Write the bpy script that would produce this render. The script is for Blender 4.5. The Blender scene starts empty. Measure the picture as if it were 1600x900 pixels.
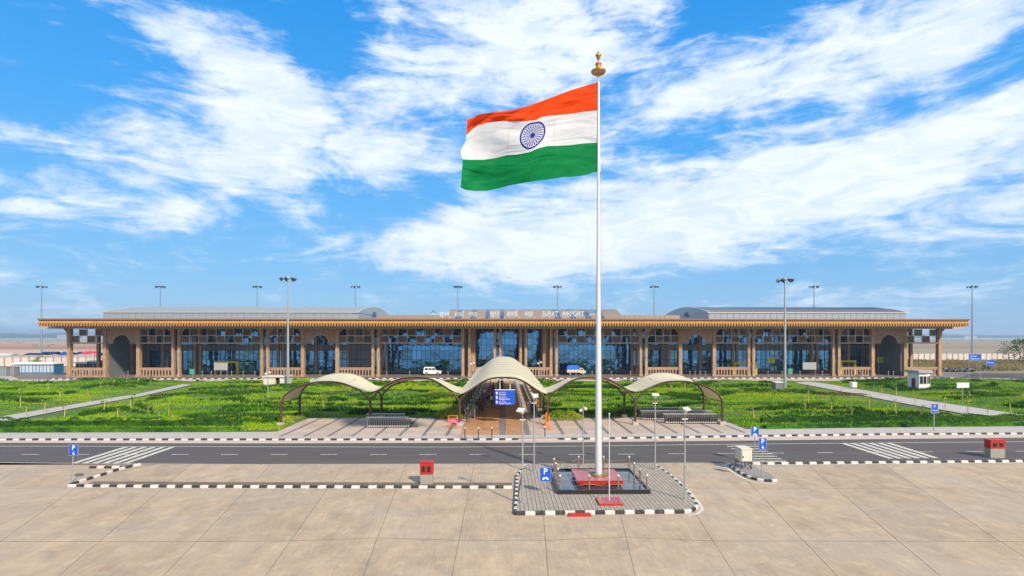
import bpy, bmesh, math, random
import numpy as np
from mathutils import Vector, Matrix
random.seed(7); rng = np.random.default_rng(11)
S = bpy.context.scene
COL = S.collection
R = math.radians

# ------------------------------------------------------------------ camera
FPX, HOR, CAMH, TH = 850.0, 526.0, 9.0, 0.01647      # photo is 1600x900
CT, ST = math.cos(TH), math.sin(TH)
cam_d = bpy.data.cameras.new('camera'); cam = bpy.data.objects.new('camera', cam_d); COL.objects.link(cam)
cam.location = (0, 0, CAMH); cam.rotation_euler = (R(90), 0, -TH)
cam_d.sensor_width = 36; cam_d.lens = FPX/1600*36; cam_d.shift_y = (HOR-450)/1600
cam_d.clip_start = 0.5; cam_d.clip_end = 30000
S.camera = cam
def ray(x, y):
    cx = (x-800)/FPX; cz = (HOR-y)/FPX
    return Vector((cx*CT+ST, -cx*ST+CT, cz))
def G(x, y, z=0.0):                                   # photo pixel -> point at height z
    r = ray(x, y); t = (z-CAMH)/r.z
    return Vector((r.x*t, r.y*t, z))
def F(x, y, D):                                       # photo pixel -> point on the plane Y=D
    r = ray(x, y); t = D/r.y
    return Vector((r.x*t, D, CAMH+r.z*t))
def FX(x, D): return F(x, 500, D).x
def FZ(y, D, x=800): return F(x, y, D).z

# ------------------------------------------------------------------ light and sky
SUN_AZ, SUN_EL = R(148), R(37)                        # azimuth clockwise from +Y
sun_d = bpy.data.lights.new('sun', 'SUN'); sun = bpy.data.objects.new('sun', sun_d); COL.objects.link(sun)
sun_d.energy = 4.9; sun_d.angle = R(2.5); sun_d.color = (1.0, 0.88, 0.70)
sdir = Vector((math.sin(SUN_AZ)*math.cos(SUN_EL), math.cos(SUN_AZ)*math.cos(SUN_EL), math.sin(SUN_EL)))
sun.rotation_euler = sdir.to_track_quat('Z', 'Y').to_euler()
sun.location = (0, 0, 60)
S.view_settings.view_transform = 'Standard'; S.view_settings.look = 'None'
S.view_settings.exposure = 0.33; S.view_settings.gamma = 1.0
try:
    S.cycles.use_denoising = True
    S.cycles.max_bounces = 6; S.cycles.volume_bounces = 0
    S.cycles.transparent_max_bounces = 8
except Exception: pass

W = bpy.data.worlds.new("World"); S.world = W; W.use_nodes = True
wt = W.node_tree; wt.nodes.clear()
def N(t, typ, **k):
    n = t.nodes.new(typ)
    for a, b in k.items(): setattr(n, a, b)
    return n
def L(t, a, b): t.links.new(a, b)
def math_n(t, op, a, b=None, c=None, clamp=False):
    n = N(t, 'ShaderNodeMath', operation=op, use_clamp=clamp)
    for i, v in enumerate((a, b, c)):
        if v is None: continue
        if isinstance(v, (int, float)): n.inputs[i].default_value = v
        else: L(t, v, n.inputs[i])
    return n.outputs[0]
sky = N(wt, 'ShaderNodeTexSky', sky_type='NISHITA', sun_disc=False)
sky.sun_elevation = SUN_EL; sky.sun_rotation = SUN_AZ
sky.altitude = 0; sky.air_density = 1.0; sky.dust_density = 0.4; sky.ozone_density = 2.5
geo = N(wt, 'ShaderNodeTexCoord')
sep = N(wt, 'ShaderNodeSeparateXYZ'); L(wt, geo.outputs['Generated'], sep.inputs[0])
az = math_n(wt, 'ARCTAN2', sep.outputs[0], sep.outputs[1])
el = math_n(wt, 'ARCSINE', sep.outputs[2])
comb = N(wt, 'ShaderNodeCombineXYZ'); L(wt, az, comb.inputs[0]); L(wt, el, comb.inputs[1])
# cloud banks: (x, y, half width, half height, tilt, weight) measured on the photo
BANKS = [(300,60,190,70,-22,.75),(420,110,120,60,-10,.5),(760,40,240,90,0,1.0),(900,70,160,80,5,.5),(380,225,330,75,3,.8),(560,250,190,60,4,.5),
 (110,310,250,42,-2,.85),(650,150,270,60,8,.8),(1230,100,400,62,10,1.0),(1500,60,200,70,15,.8),(1060,175,170,40,4,.6),
 (1180,300,620,95,9,1.1),(1400,240,320,70,8,.7),(640,375,170,36,12,.75),(1000,350,330,70,5,.7),(780,425,170,36,4,.4),(950,410,200,40,2,.4),
 (150,438,190,20,6,.3),(1430,462,330,24,4,.55),(10,210,90,22,-4,.55),(470,330,80,16,6,.4),(230,260,240,60,2,.5),(1560,330,200,90,5,.6),
 (60,110,180,120,0,-.8),(510,30,75,75,0,-1.0),(1180,0,120,35,-8,-.7),(1020,215,110,42,0,-.6),(1440,150,230,34,12,-.75),(620,300,130,30,4,-.35),(250,130,120,38,-30,-.5),(830,140,90,26,0,-.35),(500,430,240,30,0,-.3)]
acc = None
for (bx, by, rx, ry, rot, wgt) in BANKS:
    d = ray(bx, by); a0 = math.atan2(d.x, d.y); e0 = math.asin(d.z/d.length)
    k = math.cos(a0)
    mp = N(wt, 'ShaderNodeMapping', vector_type='TEXTURE')
    mp.inputs['Location'].default_value = (a0, e0, 0)
    mp.inputs['Rotation'].default_value = (0, 0, R(rot))
    mp.inputs['Scale'].default_value = (1.35*rx/FPX*k*k, 1.35*ry/FPX*k, 1)
    L(wt, comb.outputs[0], mp.inputs['Vector'])
    g = N(wt, 'ShaderNodeTexGradient', gradient_type='SPHERICAL'); L(wt, mp.outputs[0], g.inputs[0])
    sm = g.outputs['Fac']
    acc = math_n(wt, 'MULTIPLY', sm, wgt) if acc is None else math_n(wt, 'MULTIPLY_ADD', sm, wgt, acc)
out_az = N(wt, 'ShaderNodeMapRange', interpolation_type='SMOOTHSTEP')     # outside the photo the cloud field just goes on
out_az.inputs['From Min'].default_value = .75; out_az.inputs['From Max'].default_value = 1.05
out_az.inputs['To Min'].default_value = 0; out_az.inputs['To Max'].default_value = .5
L(wt, math_n(wt, 'ABSOLUTE', az), out_az.inputs['Value'])
out_el = N(wt, 'ShaderNodeMapRange', interpolation_type='SMOOTHSTEP')
out_el.inputs['From Min'].default_value = .55; out_el.inputs['From Max'].default_value = .8
out_el.inputs['To Min'].default_value = 0; out_el.inputs['To Max'].default_value = .5
L(wt, el, out_el.inputs['Value'])
acc = math_n(wt, 'ADD', acc, math_n(wt, 'MAXIMUM', out_az.outputs[0], out_el.outputs[0]))
def cl_noise(sx, sy, rot, det, rough, dist, off=0):
    mp = N(wt, 'ShaderNodeMapping'); mp.inputs['Rotation'].default_value = (0, 0, R(rot))
    mp.inputs['Scale'].default_value = (sx, sy, 1); mp.inputs['Location'].default_value = (off, off*.7, off)
    L(wt, comb.outputs[0], mp.inputs['Vector'])
    n = N(wt, 'ShaderNodeTexNoise'); n.inputs['Scale'].default_value = 1; n.inputs['Detail'].default_value = det
    n.inputs['Roughness'].default_value = rough; n.inputs['Distortion'].default_value = dist
    L(wt, mp.outputs[0], n.inputs['Vector']); return n.outputs['Fac']
n1 = cl_noise(4.2, 14, -9, 10, .60, 1.3, 3.1)
n2 = cl_noise(11, 50, -13, 9, .68, .9, 8.2)
n3 = cl_noise(9, 12, 20, 6, .6, .8, 1.7)
nz = math_n(wt, 'ADD', math_n(wt, 'MULTIPLY', n1, .9), math_n(wt, 'ADD', math_n(wt, 'MULTIPLY', n2, .45), math_n(wt, 'MULTIPLY', n3, .45)))
dens = math_n(wt, 'ADD', math_n(wt, 'MULTIPLY', acc, .66), math_n(wt, 'MULTIPLY_ADD', nz, 2.1, -1.98))
cr = N(wt, 'ShaderNodeMapRange', interpolation_type='SMOOTHERSTEP'); L(wt, dens, cr.inputs['Value'])
cr.inputs['From Min'].default_value = -.20; cr.inputs['From Max'].default_value = .72
cr.inputs['To Min'].default_value = 0; cr.inputs['To Max'].default_value = .97
hs = N(wt, 'ShaderNodeHueSaturation'); hs.inputs['Saturation'].default_value = 1.22; hs.inputs['Value'].default_value = 1.25
hs.inputs['Hue'].default_value = .488
L(wt, sky.outputs[0], hs.inputs['Color'])
grad = N(wt, 'ShaderNodeValToRGB'); eln = math_n(wt, 'MULTIPLY', math_n(wt, 'MAXIMUM', el, 0.0), 2/math.pi); L(wt, eln, grad.inputs[0])
ge = grad.color_ramp
ge.elements[0].position = 0; ge.elements[0].color = (.225,.445,.72,1); ge.elements[1].position = 1; ge.elements[1].color = (.01,.17,.52,1)
for pos, c in ((.05,(.19,.44,.76)),(.13,(.12,.415,.83)),(.22,(.055,.36,.86)),(.34,(.018,.29,.80)),(.5,(.012,.23,.66))):
    e_ = ge.elements.new(pos); e_.color = (*c, 1)
gs = N(wt, 'ShaderNodeVectorMath', operation='SCALE'); L(wt, grad.outputs[0], gs.inputs[0]); gs.inputs['Scale'].default_value = 9.2
skm = N(wt, 'ShaderNodeMix', data_type='RGBA'); skm.inputs[0].default_value = .85; L(wt, hs.outputs[0], skm.inputs[6]); L(wt, gs.outputs[0], skm.inputs[7])
cloudc = N(wt, 'ShaderNodeRGB'); cloudc.outputs[0].default_value = (8.0, 8.5, 9.2, 1)
n4 = cl_noise(11, 30, -10, 8, .65, .7, 5.3)
ccm = N(wt, 'ShaderNodeMapRange'); ccm.inputs['From Min'].default_value = .38; ccm.inputs['From Max'].default_value = .62; L(wt, n4, ccm.inputs['Value'])
cmix = N(wt, 'ShaderNodeMix', data_type='RGBA'); L(wt, ccm.outputs[0], cmix.inputs[0]); cmix.inputs[6].default_value = (6.2,7.2,8.6,1); L(wt, cloudc.outputs[0], cmix.inputs[7])
mx = N(wt, 'ShaderNodeMix', data_type='RGBA')
L(wt, cr.outputs[0], mx.inputs[0]); L(wt, skm.outputs[2], mx.inputs[6]); L(wt, cmix.outputs[2], mx.inputs[7])
bg = N(wt, 'ShaderNodeBackground'); bg.inputs['Strength'].default_value = .1
L(wt, mx.outputs[2], bg.inputs['Color'])
wo = N(wt, 'ShaderNodeOutputWorld'); L(wt, bg.outputs[0], wo.inputs['Surface'])

# ------------------------------------------------------------------ materials
MATS = {}
def mat(name, c1, c2=None, scale=2.0, rough=.8, metal=0.0, bump=0.0, detail=5, var=0.0, stretch=(1,1,1), coat=0, spec=.5, c3=None, scale3=.2, f3=.5):
    m = bpy.data.materials.new(name); MATS[name] = m; m.use_nodes = True
    t = m.node_tree; p = t.nodes['Principled BSDF']
    p.inputs['Roughness'].default_value = rough; p.inputs['Metallic'].default_value = metal
    p.inputs['Specular IOR Level'].default_value = spec
    if coat: p.inputs['Coat Weight'].default_value = coat
    if c2 is None and not var:
        p.inputs['Base Color'].default_value = (*c1, 1); return m
    c2 = c2 or tuple(x*.9 for x in c1)
    g = N(t, 'ShaderNodeNewGeometry'); mp = N(t, 'ShaderNodeMapping'); mp.inputs['Scale'].default_value = stretch
    L(t, g.outputs['Position'], mp.inputs[0])
    n = N(t, 'ShaderNodeTexNoise'); n.inputs['Scale'].default_value = scale; n.inputs['Detail'].default_value = detail
    n.inputs['Roughness'].default_value = .65
    L(t, mp.outputs[0], n.inputs['Vector'])
    mr = N(t, 'ShaderNodeMapRange'); mr.inputs['From Min'].default_value = .3; mr.inputs['From Max'].default_value = .7
    L(t, n.outputs['Fac'], mr.inputs['Value'])
    mxx = N(t, 'ShaderNodeMix', data_type='RGBA'); L(t, mr.outputs[0], mxx.inputs[0])
    mxx.inputs[6].default_value = (*c1, 1); mxx.inputs[7].default_value = (*c2, 1)
    out = mxx.outputs[2]
    if c3:
        n3_ = N(t, 'ShaderNodeTexNoise'); n3_.inputs['Scale'].default_value = scale3; n3_.inputs['Detail'].default_value = 4
        L(t, g.outputs['Position'], n3_.inputs['Vector'])
        m3 = N(t, 'ShaderNodeMapRange'); m3.inputs['From Min'].default_value = .45; m3.inputs['From Max'].default_value = .7; m3.inputs['To Max'].default_value = f3
        L(t, n3_.outputs['Fac'], m3.inputs['Value'])
        mm = N(t, 'ShaderNodeMix', data_type='RGBA'); L(t, m3.outputs[0], mm.inputs[0]); L(t, out, mm.inputs[6]); mm.inputs[7].default_value = (*c3, 1)
        out = mm.outputs[2]
    if var:
        oi = N(t, 'ShaderNodeObjectInfo'); h = N(t, 'ShaderNodeHueSaturation')
        v = math_n(t, 'MULTIPLY_ADD', oi.outputs['Random'], 2*var, 1-var)
        L(t, v, h.inputs['Value']); L(t, out, h.inputs['Color']); out = h.outputs[0]
    L(t, out, p.inputs['Base Color'])
    if bump:
        b = N(t, 'ShaderNodeBump'); b.inputs['Strength'].default_value = bump; b.inputs['Distance'].default_value = .05
        L(t, n.outputs['Fac'], b.inputs['Height']); L(t, b.outputs[0], p.inputs['Normal'])
    return m
concrete = mat('apron_concrete', (.46,.338,.222), (.28,.21,.145), .8, .85, var=.07, bump=.2, stretch=(1,.5,1), c3=(.35,.285,.215), scale3=.2, f3=.9, detail=12)
def weather(m, colour, scale, st, lo, hi, f, before='Base Color'):
    """mix a stain colour over a material's base colour where a stretched noise is high"""
    t = m.node_tree; p = t.nodes['Principled BSDF']; inp = p.inputs['Base Color']; src = inp.links[0].from_socket
    g = N(t, 'ShaderNodeNewGeometry'); mp = N(t, 'ShaderNodeMapping'); mp.inputs['Scale'].default_value = st; L(t, g.outputs['Position'], mp.inputs[0])
    n = N(t, 'ShaderNodeTexNoise'); n.inputs['Scale'].default_value = scale; n.inputs['Detail'].default_value = 8; n.inputs['Roughness'].default_value = .7; L(t, mp.outputs[0], n.inputs['Vector'])
    r = N(t, 'ShaderNodeMapRange'); r.inputs['From Min'].default_value = lo; r.inputs['From Max'].default_value = hi; r.inputs['To Max'].default_value = f; L(t, n.outputs['Fac'], r.inputs['Value'])
    x = N(t, 'ShaderNodeMix', data_type='RGBA'); L(t, r.outputs[0], x.inputs[0]); L(t, src, x.inputs[6]); x.inputs[7].default_value = (*colour, 1); L(t, x.outputs[2], inp)
weather(concrete, (.56,.42,.26), 1.6, (6.5,.45,1), .50, .68, .45)      # broom streaks
weather(concrete, (.24,.175,.13), 1.9, (5.0,.6,1), .53, .72, .5)
weather(concrete, (.23,.19,.15), .55, (1,1.6,1), .56, .72, .65)
weather(concrete, (.53,.43,.28), .9, (1,1,1), .52, .70, .5)       # damp and oil blotches
weather(concrete, (.20,.16,.12), 9, (1,1,1), .62, .74, .5)            # grit
joint_m = mat('joint_sealant', (.085,.068,.055))
asphalt = mat('asphalt', (.066,.055,.052), (.085,.072,.068), 3, .85, bump=.2, stretch=(.15,1,1), c3=(.10,.085,.077), scale3=.12)
weather(asphalt, (.125,.105,.09), .5, (.12,1.6,1), .50, .70, .6)
weather(asphalt, (.045,.04,.04), 1.2, (.2,1,1), .60, .75, .6)
paint_w = mat('road_paint', (.56,.52,.43), (.68,.63,.52), 6, .7)
weather(paint_w, (.16,.145,.125), 6, (1,1,1), .46, .64, .85)
paint_y = mat('yellow_paint', (.6,.36,.04))
kerb_w = mat('kerb_white', (.52,.475,.45), (.60,.56,.53), 4, .7, var=.07)
kerb_b = mat('kerb_black', (.018,.016,.016), (.04,.035,.033), 4, .6, var=.15)
weather(kerb_w, (.34,.29,.24), 5, (1,1,1), .52, .70, .75)
weather(kerb_b, (.16,.13,.11), 6, (1,1,1), .52, .70, .7)
pave_g = mat('pavement_grey', (.36,.33,.30), (.43,.39,.35), 2, .85)
gutter = mat('gutter_concrete', (.50,.40,.33), (.44,.36,.30), 1, .85)
pinkpave = mat('pink_paving', (.45,.37,.31), (.52,.42,.35), .8, .85)
verge_m = mat('verge_brown', (.11,.075,.05), (.19,.13,.09), 1.2, .95, bump=.2)
white = mat('white_paint', (.78,.78,.76), rough=.45)
whitepole = mat('white_pole_paint', (.54,.55,.54), rough=.35, coat=.3)
galv = mat('galvanised_steel', (.42,.42,.42), (.36,.36,.37), 3, .45, .5)
bluegrey = mat('mast_steel', (.20,.27,.33), rough=.5, metal=.4)
lampdark = mat('floodlight_casing', (.03,.06,.08), rough=.4)
lampw = mat('lamp_white', (.60,.585,.55), rough=.4)
steel_r = mat('weathered_steel', (.25,.16,.11), (.35,.26,.19), 8, .5, .5)
black_g = mat('black_granite', (.015,.015,.017), rough=.12, coat=.5)
red_g = mat('red_granite', (.36,.022,.010), (.42,.032,.015), 9, .28, coat=.6)
red_p = mat('red_paint', (.46,.014,.01), (.34,.012,.01), 5, .5)
orange_p = mat('orange_barrier_paint', (.75,.16,.01), rough=.5)
brown_tube = mat('brown_steel_tube', (.085,.045,.028), rough=.4, metal=.2)
blue_s = mat('sign_blue', (.005,.075,.46), rough=.4)
green_s = mat('sign_green', (.01,.30,.12), rough=.5)
yellow_s = mat('sign_yellow', (.62,.50,.01), rough=.5)
black = mat('black_rubber', (.012,.012,.012), rough=.6)
darkwin = mat('dark_opening', (.012,.013,.016), rough=.3)
cream = mat('cream_render', (.62,.57,.45), (.55,.50,.40), 2, .85)
hutwhite = mat('hut_white', (.74,.72,.68), (.66,.65,.62), 2, .8)
hutroof = mat('hut_roof', (.30,.28,.26), (.36,.34,.31), 2, .85)
stone = mat('brown_stone', (.47,.305,.175), (.27,.17,.10), 1.8, .8, var=.06, bump=.3, stretch=(1,1,.5), detail=8)
weather(stone, (.16,.095,.055), 1.4, (2.5,2.5,.5), .50, .70, .7)
weather(stone, (.55,.40,.26), 3.5, (1,1,1), .55, .72, .5)
stone2 = mat('panel_stone', (.42,.27,.17), (.28,.175,.11), 1.5, .85, var=.08, stretch=(1.6,1,.3), detail=8)
gold = mat('eave_gold_stone', (.58,.31,.095), (.42,.205,.055), 2.2, .65, var=.04, stretch=(.5,1,1), detail=8)
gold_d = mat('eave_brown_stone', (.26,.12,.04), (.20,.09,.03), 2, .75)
beam_m = mat('pale_stone_band', (.42,.33,.26), (.36,.28,.22), 3, .8)
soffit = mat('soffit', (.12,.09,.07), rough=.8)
louv = mat('louvre_brown', (.44,.30,.23), (.33,.225,.17), 2, .7, var=.12)
alum = mat('aluminium_trim', (.58,.54,.50), rough=.4, metal=.5)
clad = mat('grey_cladding', (.25,.26,.29), (.20,.21,.235), .8, .45, .3, var=.07)
spand = mat('grey_spandrel', (.22,.22,.235), (.18,.18,.195), .8, .4, .3, var=.08)
roof_l = mat('roof_sheet_pale', (.36,.385,.385), (.31,.335,.34), .6, .45, .35)
roof_d = mat('roof_sheet_dark', (.235,.25,.255), (.195,.205,.21), .6, .5, .3)
roof_e = mat('roof_end_metal', (.36,.41,.45), (.32,.37,.41), .5, .4, .4)
roof_w = mat('roof_wall_metal', (.30,.345,.38), (.35,.39,.42), .7, .35, .4)
tanroof = mat('tan_roof_metal', (.34,.26,.20), (.28,.215,.165), .7, .5, .2)
skylt = mat('skylight_glass', (.05,.10,.17), rough=.15, metal=.4)
floor_f = mat('forecourt_paving', (.15,.12,.105), (.20,.165,.14), 1.5, .7)
fabric = mat('canopy_fabric', (.90,.84,.60), (.84,.77,.54), 1.2, .6)
t_ = fabric.node_tree; p_ = t_.nodes['Principled BSDF']
tr_ = N(t_, 'ShaderNodeBsdfTranslucent'); tr_.inputs[0].default_value = (.55,.45,.30,1)
ms_ = N(t_, 'ShaderNodeMixShader'); ms_.inputs[0].default_value = .42
L(t_, p_.outputs[0], ms_.inputs[1]); L(t_, tr_.outputs[0], ms_.inputs[2]); L(t_, ms_.outputs[0], t_.nodes['Material Output'].inputs[0])
tile_t = mat('terrace_tile', (.46,.365,.30), (.385,.305,.25), 2.2, .8, var=.09)
tile_d = mat('terrace_dark_tile', (.15,.13,.125), (.19,.17,.155), 2, .8, var=.08)
walk_b = mat('walkway_tile', (.46,.25,.12), (.35,.18,.085), 1.5, .55, var=.09)
soil = mat('garden_soil', (.045,.10,.012), (.09,.12,.02), .6, .95)
wood = mat('bamboo', (.55,.42,.14), rough=.8)
bark = mat('bark', (.13,.09,.06), (.09,.06,.04), 6, .9)
def leafmat(name, a, b, c, s=.25, st=(1,1,1)):
    m = bpy.data.materials.new(name); m.use_nodes = True; t = m.node_tree; p = t.nodes['Principled BSDF']
    p.inputs['Roughness'].default_value = .6; p.inputs['Specular IOR Level'].default_value = .25
    g = N(t, 'ShaderNodeNewGeometry')
    n = N(t, 'ShaderNodeTexNoise'); n.inputs['Scale'].default_value = s; n.inputs['Detail'].default_value = 4; n.inputs['Roughness'].default_value = .7
    mq = N(t, 'ShaderNodeMapping'); mq.inputs['Scale'].default_value = st; L(t, g.outputs['Position'], mq.inputs[0]); L(t, mq.outputs[0], n.inputs['Vector'])
    nl = N(t, 'ShaderNodeTexNoise'); nl.inputs['Scale'].default_value = .07; nl.inputs['Detail'].default_value = 3; L(t, mq.outputs[0], nl.inputs['Vector'])
    v = math_n(t, 'ADD', n.outputs['Fac'], math_n(t, 'MULTIPLY_ADD', g.outputs['Random Per Island'], .26, -.13))
    v = math_n(t, 'ADD', v, math_n(t, 'MULTIPLY_ADD', nl.outputs['Fac'], .7, -.35))
    r = N(t, 'ShaderNodeValToRGB'); L(t, v, r.inputs[0])
    r.color_ramp.elements[0].position = .33; r.color_ramp.elements[0].color = (*a, 1)
    r.color_ramp.elements[1].position = .70; r.color_ramp.elements[1].color = (*c, 1)
    e = r.color_ramp.elements.new(.5); e.color = (*b, 1)
    L(t, r.outputs[0], p.inputs['Base Color'])
    tr = N(t, 'ShaderNodeBsdfTranslucent'); L(t, r.outputs[0], tr.inputs[0])
    ms = N(t, 'ShaderNodeMixShader'); ms.inputs[0].default_value = .3
    L(t, p.outputs[0], ms.inputs[1]); L(t, tr.outputs[0], ms.inputs[2]); L(t, ms.outputs[0], t.nodes['Material Output'].inputs[0])
    return m
grass_m = leafmat('lawn_blades', (.06,.20,.002), (.19,.41,.002), (.50,.50,.01), .3, (.28,1,1))
hedge_m = leafmat('hedge_leaves', (.022,.085,.004), (.05,.18,.006), (.13,.29,.012), .8)
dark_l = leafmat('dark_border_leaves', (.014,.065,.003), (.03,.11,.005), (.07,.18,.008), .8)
brown_l = leafmat('reddish_foliage', (.09,.045,.02), (.14,.06,.02), (.16,.11,.03), .8)
lime_l = leafmat('lime_foliage', (.10,.22,.01), (.26,.36,.02), (.45,.42,.04), 1.0)
dry_m = leafmat('dry_grass_blades', (.17,.15,.045), (.27,.21,.08), (.36,.27,.13), .12)
tree_m = leafmat('tree_leaves', (.015,.05,.008), (.03,.08,.012), (.06,.11,.02), .8)
# glass: tinted, strongly reflecting curtain wall panes
glass = bpy.data.materials.new('tinted_glass'); glass.use_nodes = True
t_ = glass.node_tree; p_ = t_.nodes['Principled BSDF']
p_.inputs['Base Color'].default_value = (.10,.24,.34,1); p_.inputs['Metallic'].default_value = .85; p_.inputs['Roughness'].default_value = .05
g_ = N(t_, 'ShaderNodeNewGeometry'); n_ = N(t_, 'ShaderNodeTexNoise'); n_.inputs['Scale'].default_value = .55; n_.inputs['Detail'].default_value = 3
L(t_, g_.outputs['Position'], n_.inputs['Vector']); b_ = N(t_, 'ShaderNodeBump'); b_.inputs['Strength'].default_value = .55; b_.inputs['Distance'].default_value = .08
L(t_, n_.outputs['Fac'], b_.inputs['Height']); L(t_, b_.outputs[0], p_.inputs['Normal'])
oi_ = N(t_, 'ShaderNodeObjectInfo'); h_ = N(t_, 'ShaderNodeHueSaturation'); h_.inputs['Color'].default_value = (.12,.29,.46,1)
L(t_, math_n(t_, 'MULTIPLY_ADD', oi_.outputs['Random'], .5, .65), h_.inputs['Value']); L(t_, h_.outputs[0], p_.inputs['Base Color'])
carglass = mat('car_glass', (.02,.025,.03), rough=.1)
carwhite = mat('car_paint_white', (.75,.75,.74), rough=.3, coat=.5)
chrome = mat('trolley_steel', (.42,.42,.41), rough=.3, metal=.8)
trolley_b = mat('trolley_basket', (.09,.06,.05), rough=.5, metal=.3)
tarp = mat('blue_tarpaulin', (.01,.12,.55), rough=.5)
water = bpy.data.materials.new('pool_water'); water.use_nodes = True
t_ = water.node_tree; p_ = t_.nodes['Principled BSDF']; p_.inputs['Base Color'].default_value = (.10,.11,.12,1); p_.inputs['Roughness'].default_value = .06; p_.inputs['IOR'].default_value = 1.6
p_.inputs['Metallic'].default_value = .35
n_ = N(t_, 'ShaderNodeTexNoise'); n_.inputs['Scale'].default_value = 5; b_ = N(t_, 'ShaderNodeBump'); b_.inputs['Strength'].default_value = .12; b_.inputs['Distance'].default_value = .03
g_ = N(t_, 'ShaderNodeNewGeometry'); L(t_, g_.outputs['Position'], n_.inputs['Vector']); L(t_, n_.outputs['Fac'], b_.inputs['Height']); L(t_, b_.outputs[0], p_.inputs['Normal'])
# small block paving on the flag island
paver = bpy.data.materials.new('block_paving'); paver.use_nodes = True
t_ = paver.node_tree; p_ = t_.nodes['Principled BSDF']; p_.inputs['Roughness'].default_value = .85
g_ = N(t_, 'ShaderNodeNewGeometry'); br = N(t_, 'ShaderNodeTexBrick'); L(t_, g_.outputs['Position'], br.inputs['Vector'])
br.offset = 0.0; br.inputs['Scale'].default_value = 1.0; br.inputs['Brick Width'].default_value = .22; br.inputs['Row Height'].default_value = .22; br.inputs['Mortar Size'].default_value = .022
br.inputs['Color1'].default_value = (.40,.34,.27,1); br.inputs['Color2'].default_value = (.32,.275,.22,1); br.inputs['Mortar'].default_value = (.13,.11,.09,1)
L(t_, br.outputs['Color'], p_.inputs['Base Color'])
b_ = N(t_, 'ShaderNodeBump'); b_.inputs['Strength'].default_value = .6; b_.inputs['Distance'].default_value = .01; b_.invert = True; L(t_, br.outputs['Fac'], b_.inputs['Height']); L(t_, b_.outputs[0], p_.inputs['Normal'])
# open country behind
land = bpy.data.materials.new('open_country'); land.use_nodes = True
t_ = land.node_tree; p_ = t_.nodes['Principled BSDF']; p_.inputs['Roughness'].default_value = .95
g_ = N(t_, 'ShaderNodeNewGeometry'); sp_ = N(t_, 'ShaderNodeSeparateXYZ'); L(t_, g_.outputs['Position'], sp_.inputs[0])
mp_ = N(t_, 'ShaderNodeMapping'); mp_.inputs['Scale'].default_value = (.25, 1, 1); L(t_, g_.outputs['Position'], mp_.inputs[0])
n_ = N(t_, 'ShaderNodeTexNoise'); n_.inputs['Scale'].default_value = .02; n_.inputs['Detail'].default_value = 8; L(t_, mp_.outputs[0], n_.inputs['Vector'])
dist_ = math_n(t_, 'LOGARITHM', math_n(t_, 'ADD', math_n(t_, 'MAXIMUM', sp_.outputs[1], 20.), math_n(t_, 'MULTIPLY_ADD', n_.outputs['Fac'], 60., -30.)), 10.)
mr_ = N(t_, 'ShaderNodeMapRange'); mr_.inputs['From Min'].default_value = 2.0; mr_.inputs['From Max'].default_value = 3.4; L(t_, dist_, mr_.inputs['Value'])
r_ = N(t_, 'ShaderNodeValToRGB'); L(t_, mr_.outputs[0], r_.inputs[0])
cr_ = r_.color_ramp; cr_.elements[0].position = 0; cr_.elements[0].color = (.22,.19,.08,1); cr_.elements[1].position = 1; cr_.elements[1].color = (.30,.26,.20,1)
for pos, c in ((.20,(.24,.18,.08)),(.28,(.46,.34,.24)),(.40,(.46,.33,.23)),(.46,(.28,.13,.065)),(.54,(.34,.21,.12)),(.66,(.36,.27,.18)),(.85,(.27,.22,.16))):
    e = cr_.elements.new(pos); e.color = (*c, 1)
mx_ = N(t_, 'ShaderNodeMapRange'); mx_.inputs['From Min'].default_value = -40; mx_.inputs['From Max'].default_value = 120; mx_.inputs['To Max'].default_value = .75; L(t_, sp_.outputs[0], mx_.inputs['Value'])
mxo_ = N(t_, 'ShaderNodeMix', data_type='RGBA'); L(t_, mx_.outputs[0], mxo_.inputs[0]); L(t_, r_.outputs[0], mxo_.inputs[6]); mxo_.inputs[7].default_value = (.215,.18,.105,1)
n2_ = N(t_, 'ShaderNodeTexNoise'); n2_.inputs['Scale'].default_value = .3; n2_.inputs['Detail'].default_value = 8; L(t_, mp_.outputs[0], n2_.inputs['Vector'])
h_ = N(t_, 'ShaderNodeHueSaturation'); L(t_, mxo_.outputs[2], h_.inputs['Color']); L(t_, math_n(t_, 'MULTIPLY_ADD', n2_.outputs['Fac'], .8, .6), h_.inputs['Value'])
L(t_, h_.outputs[0], p_.inputs['Base Color'])
river_m = mat('river', (.45,.5,.52), rough=.3)
hill_m = mat('far_trees', (.035,.06,.03), (.06,.085,.04), .02, .95)

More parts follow.
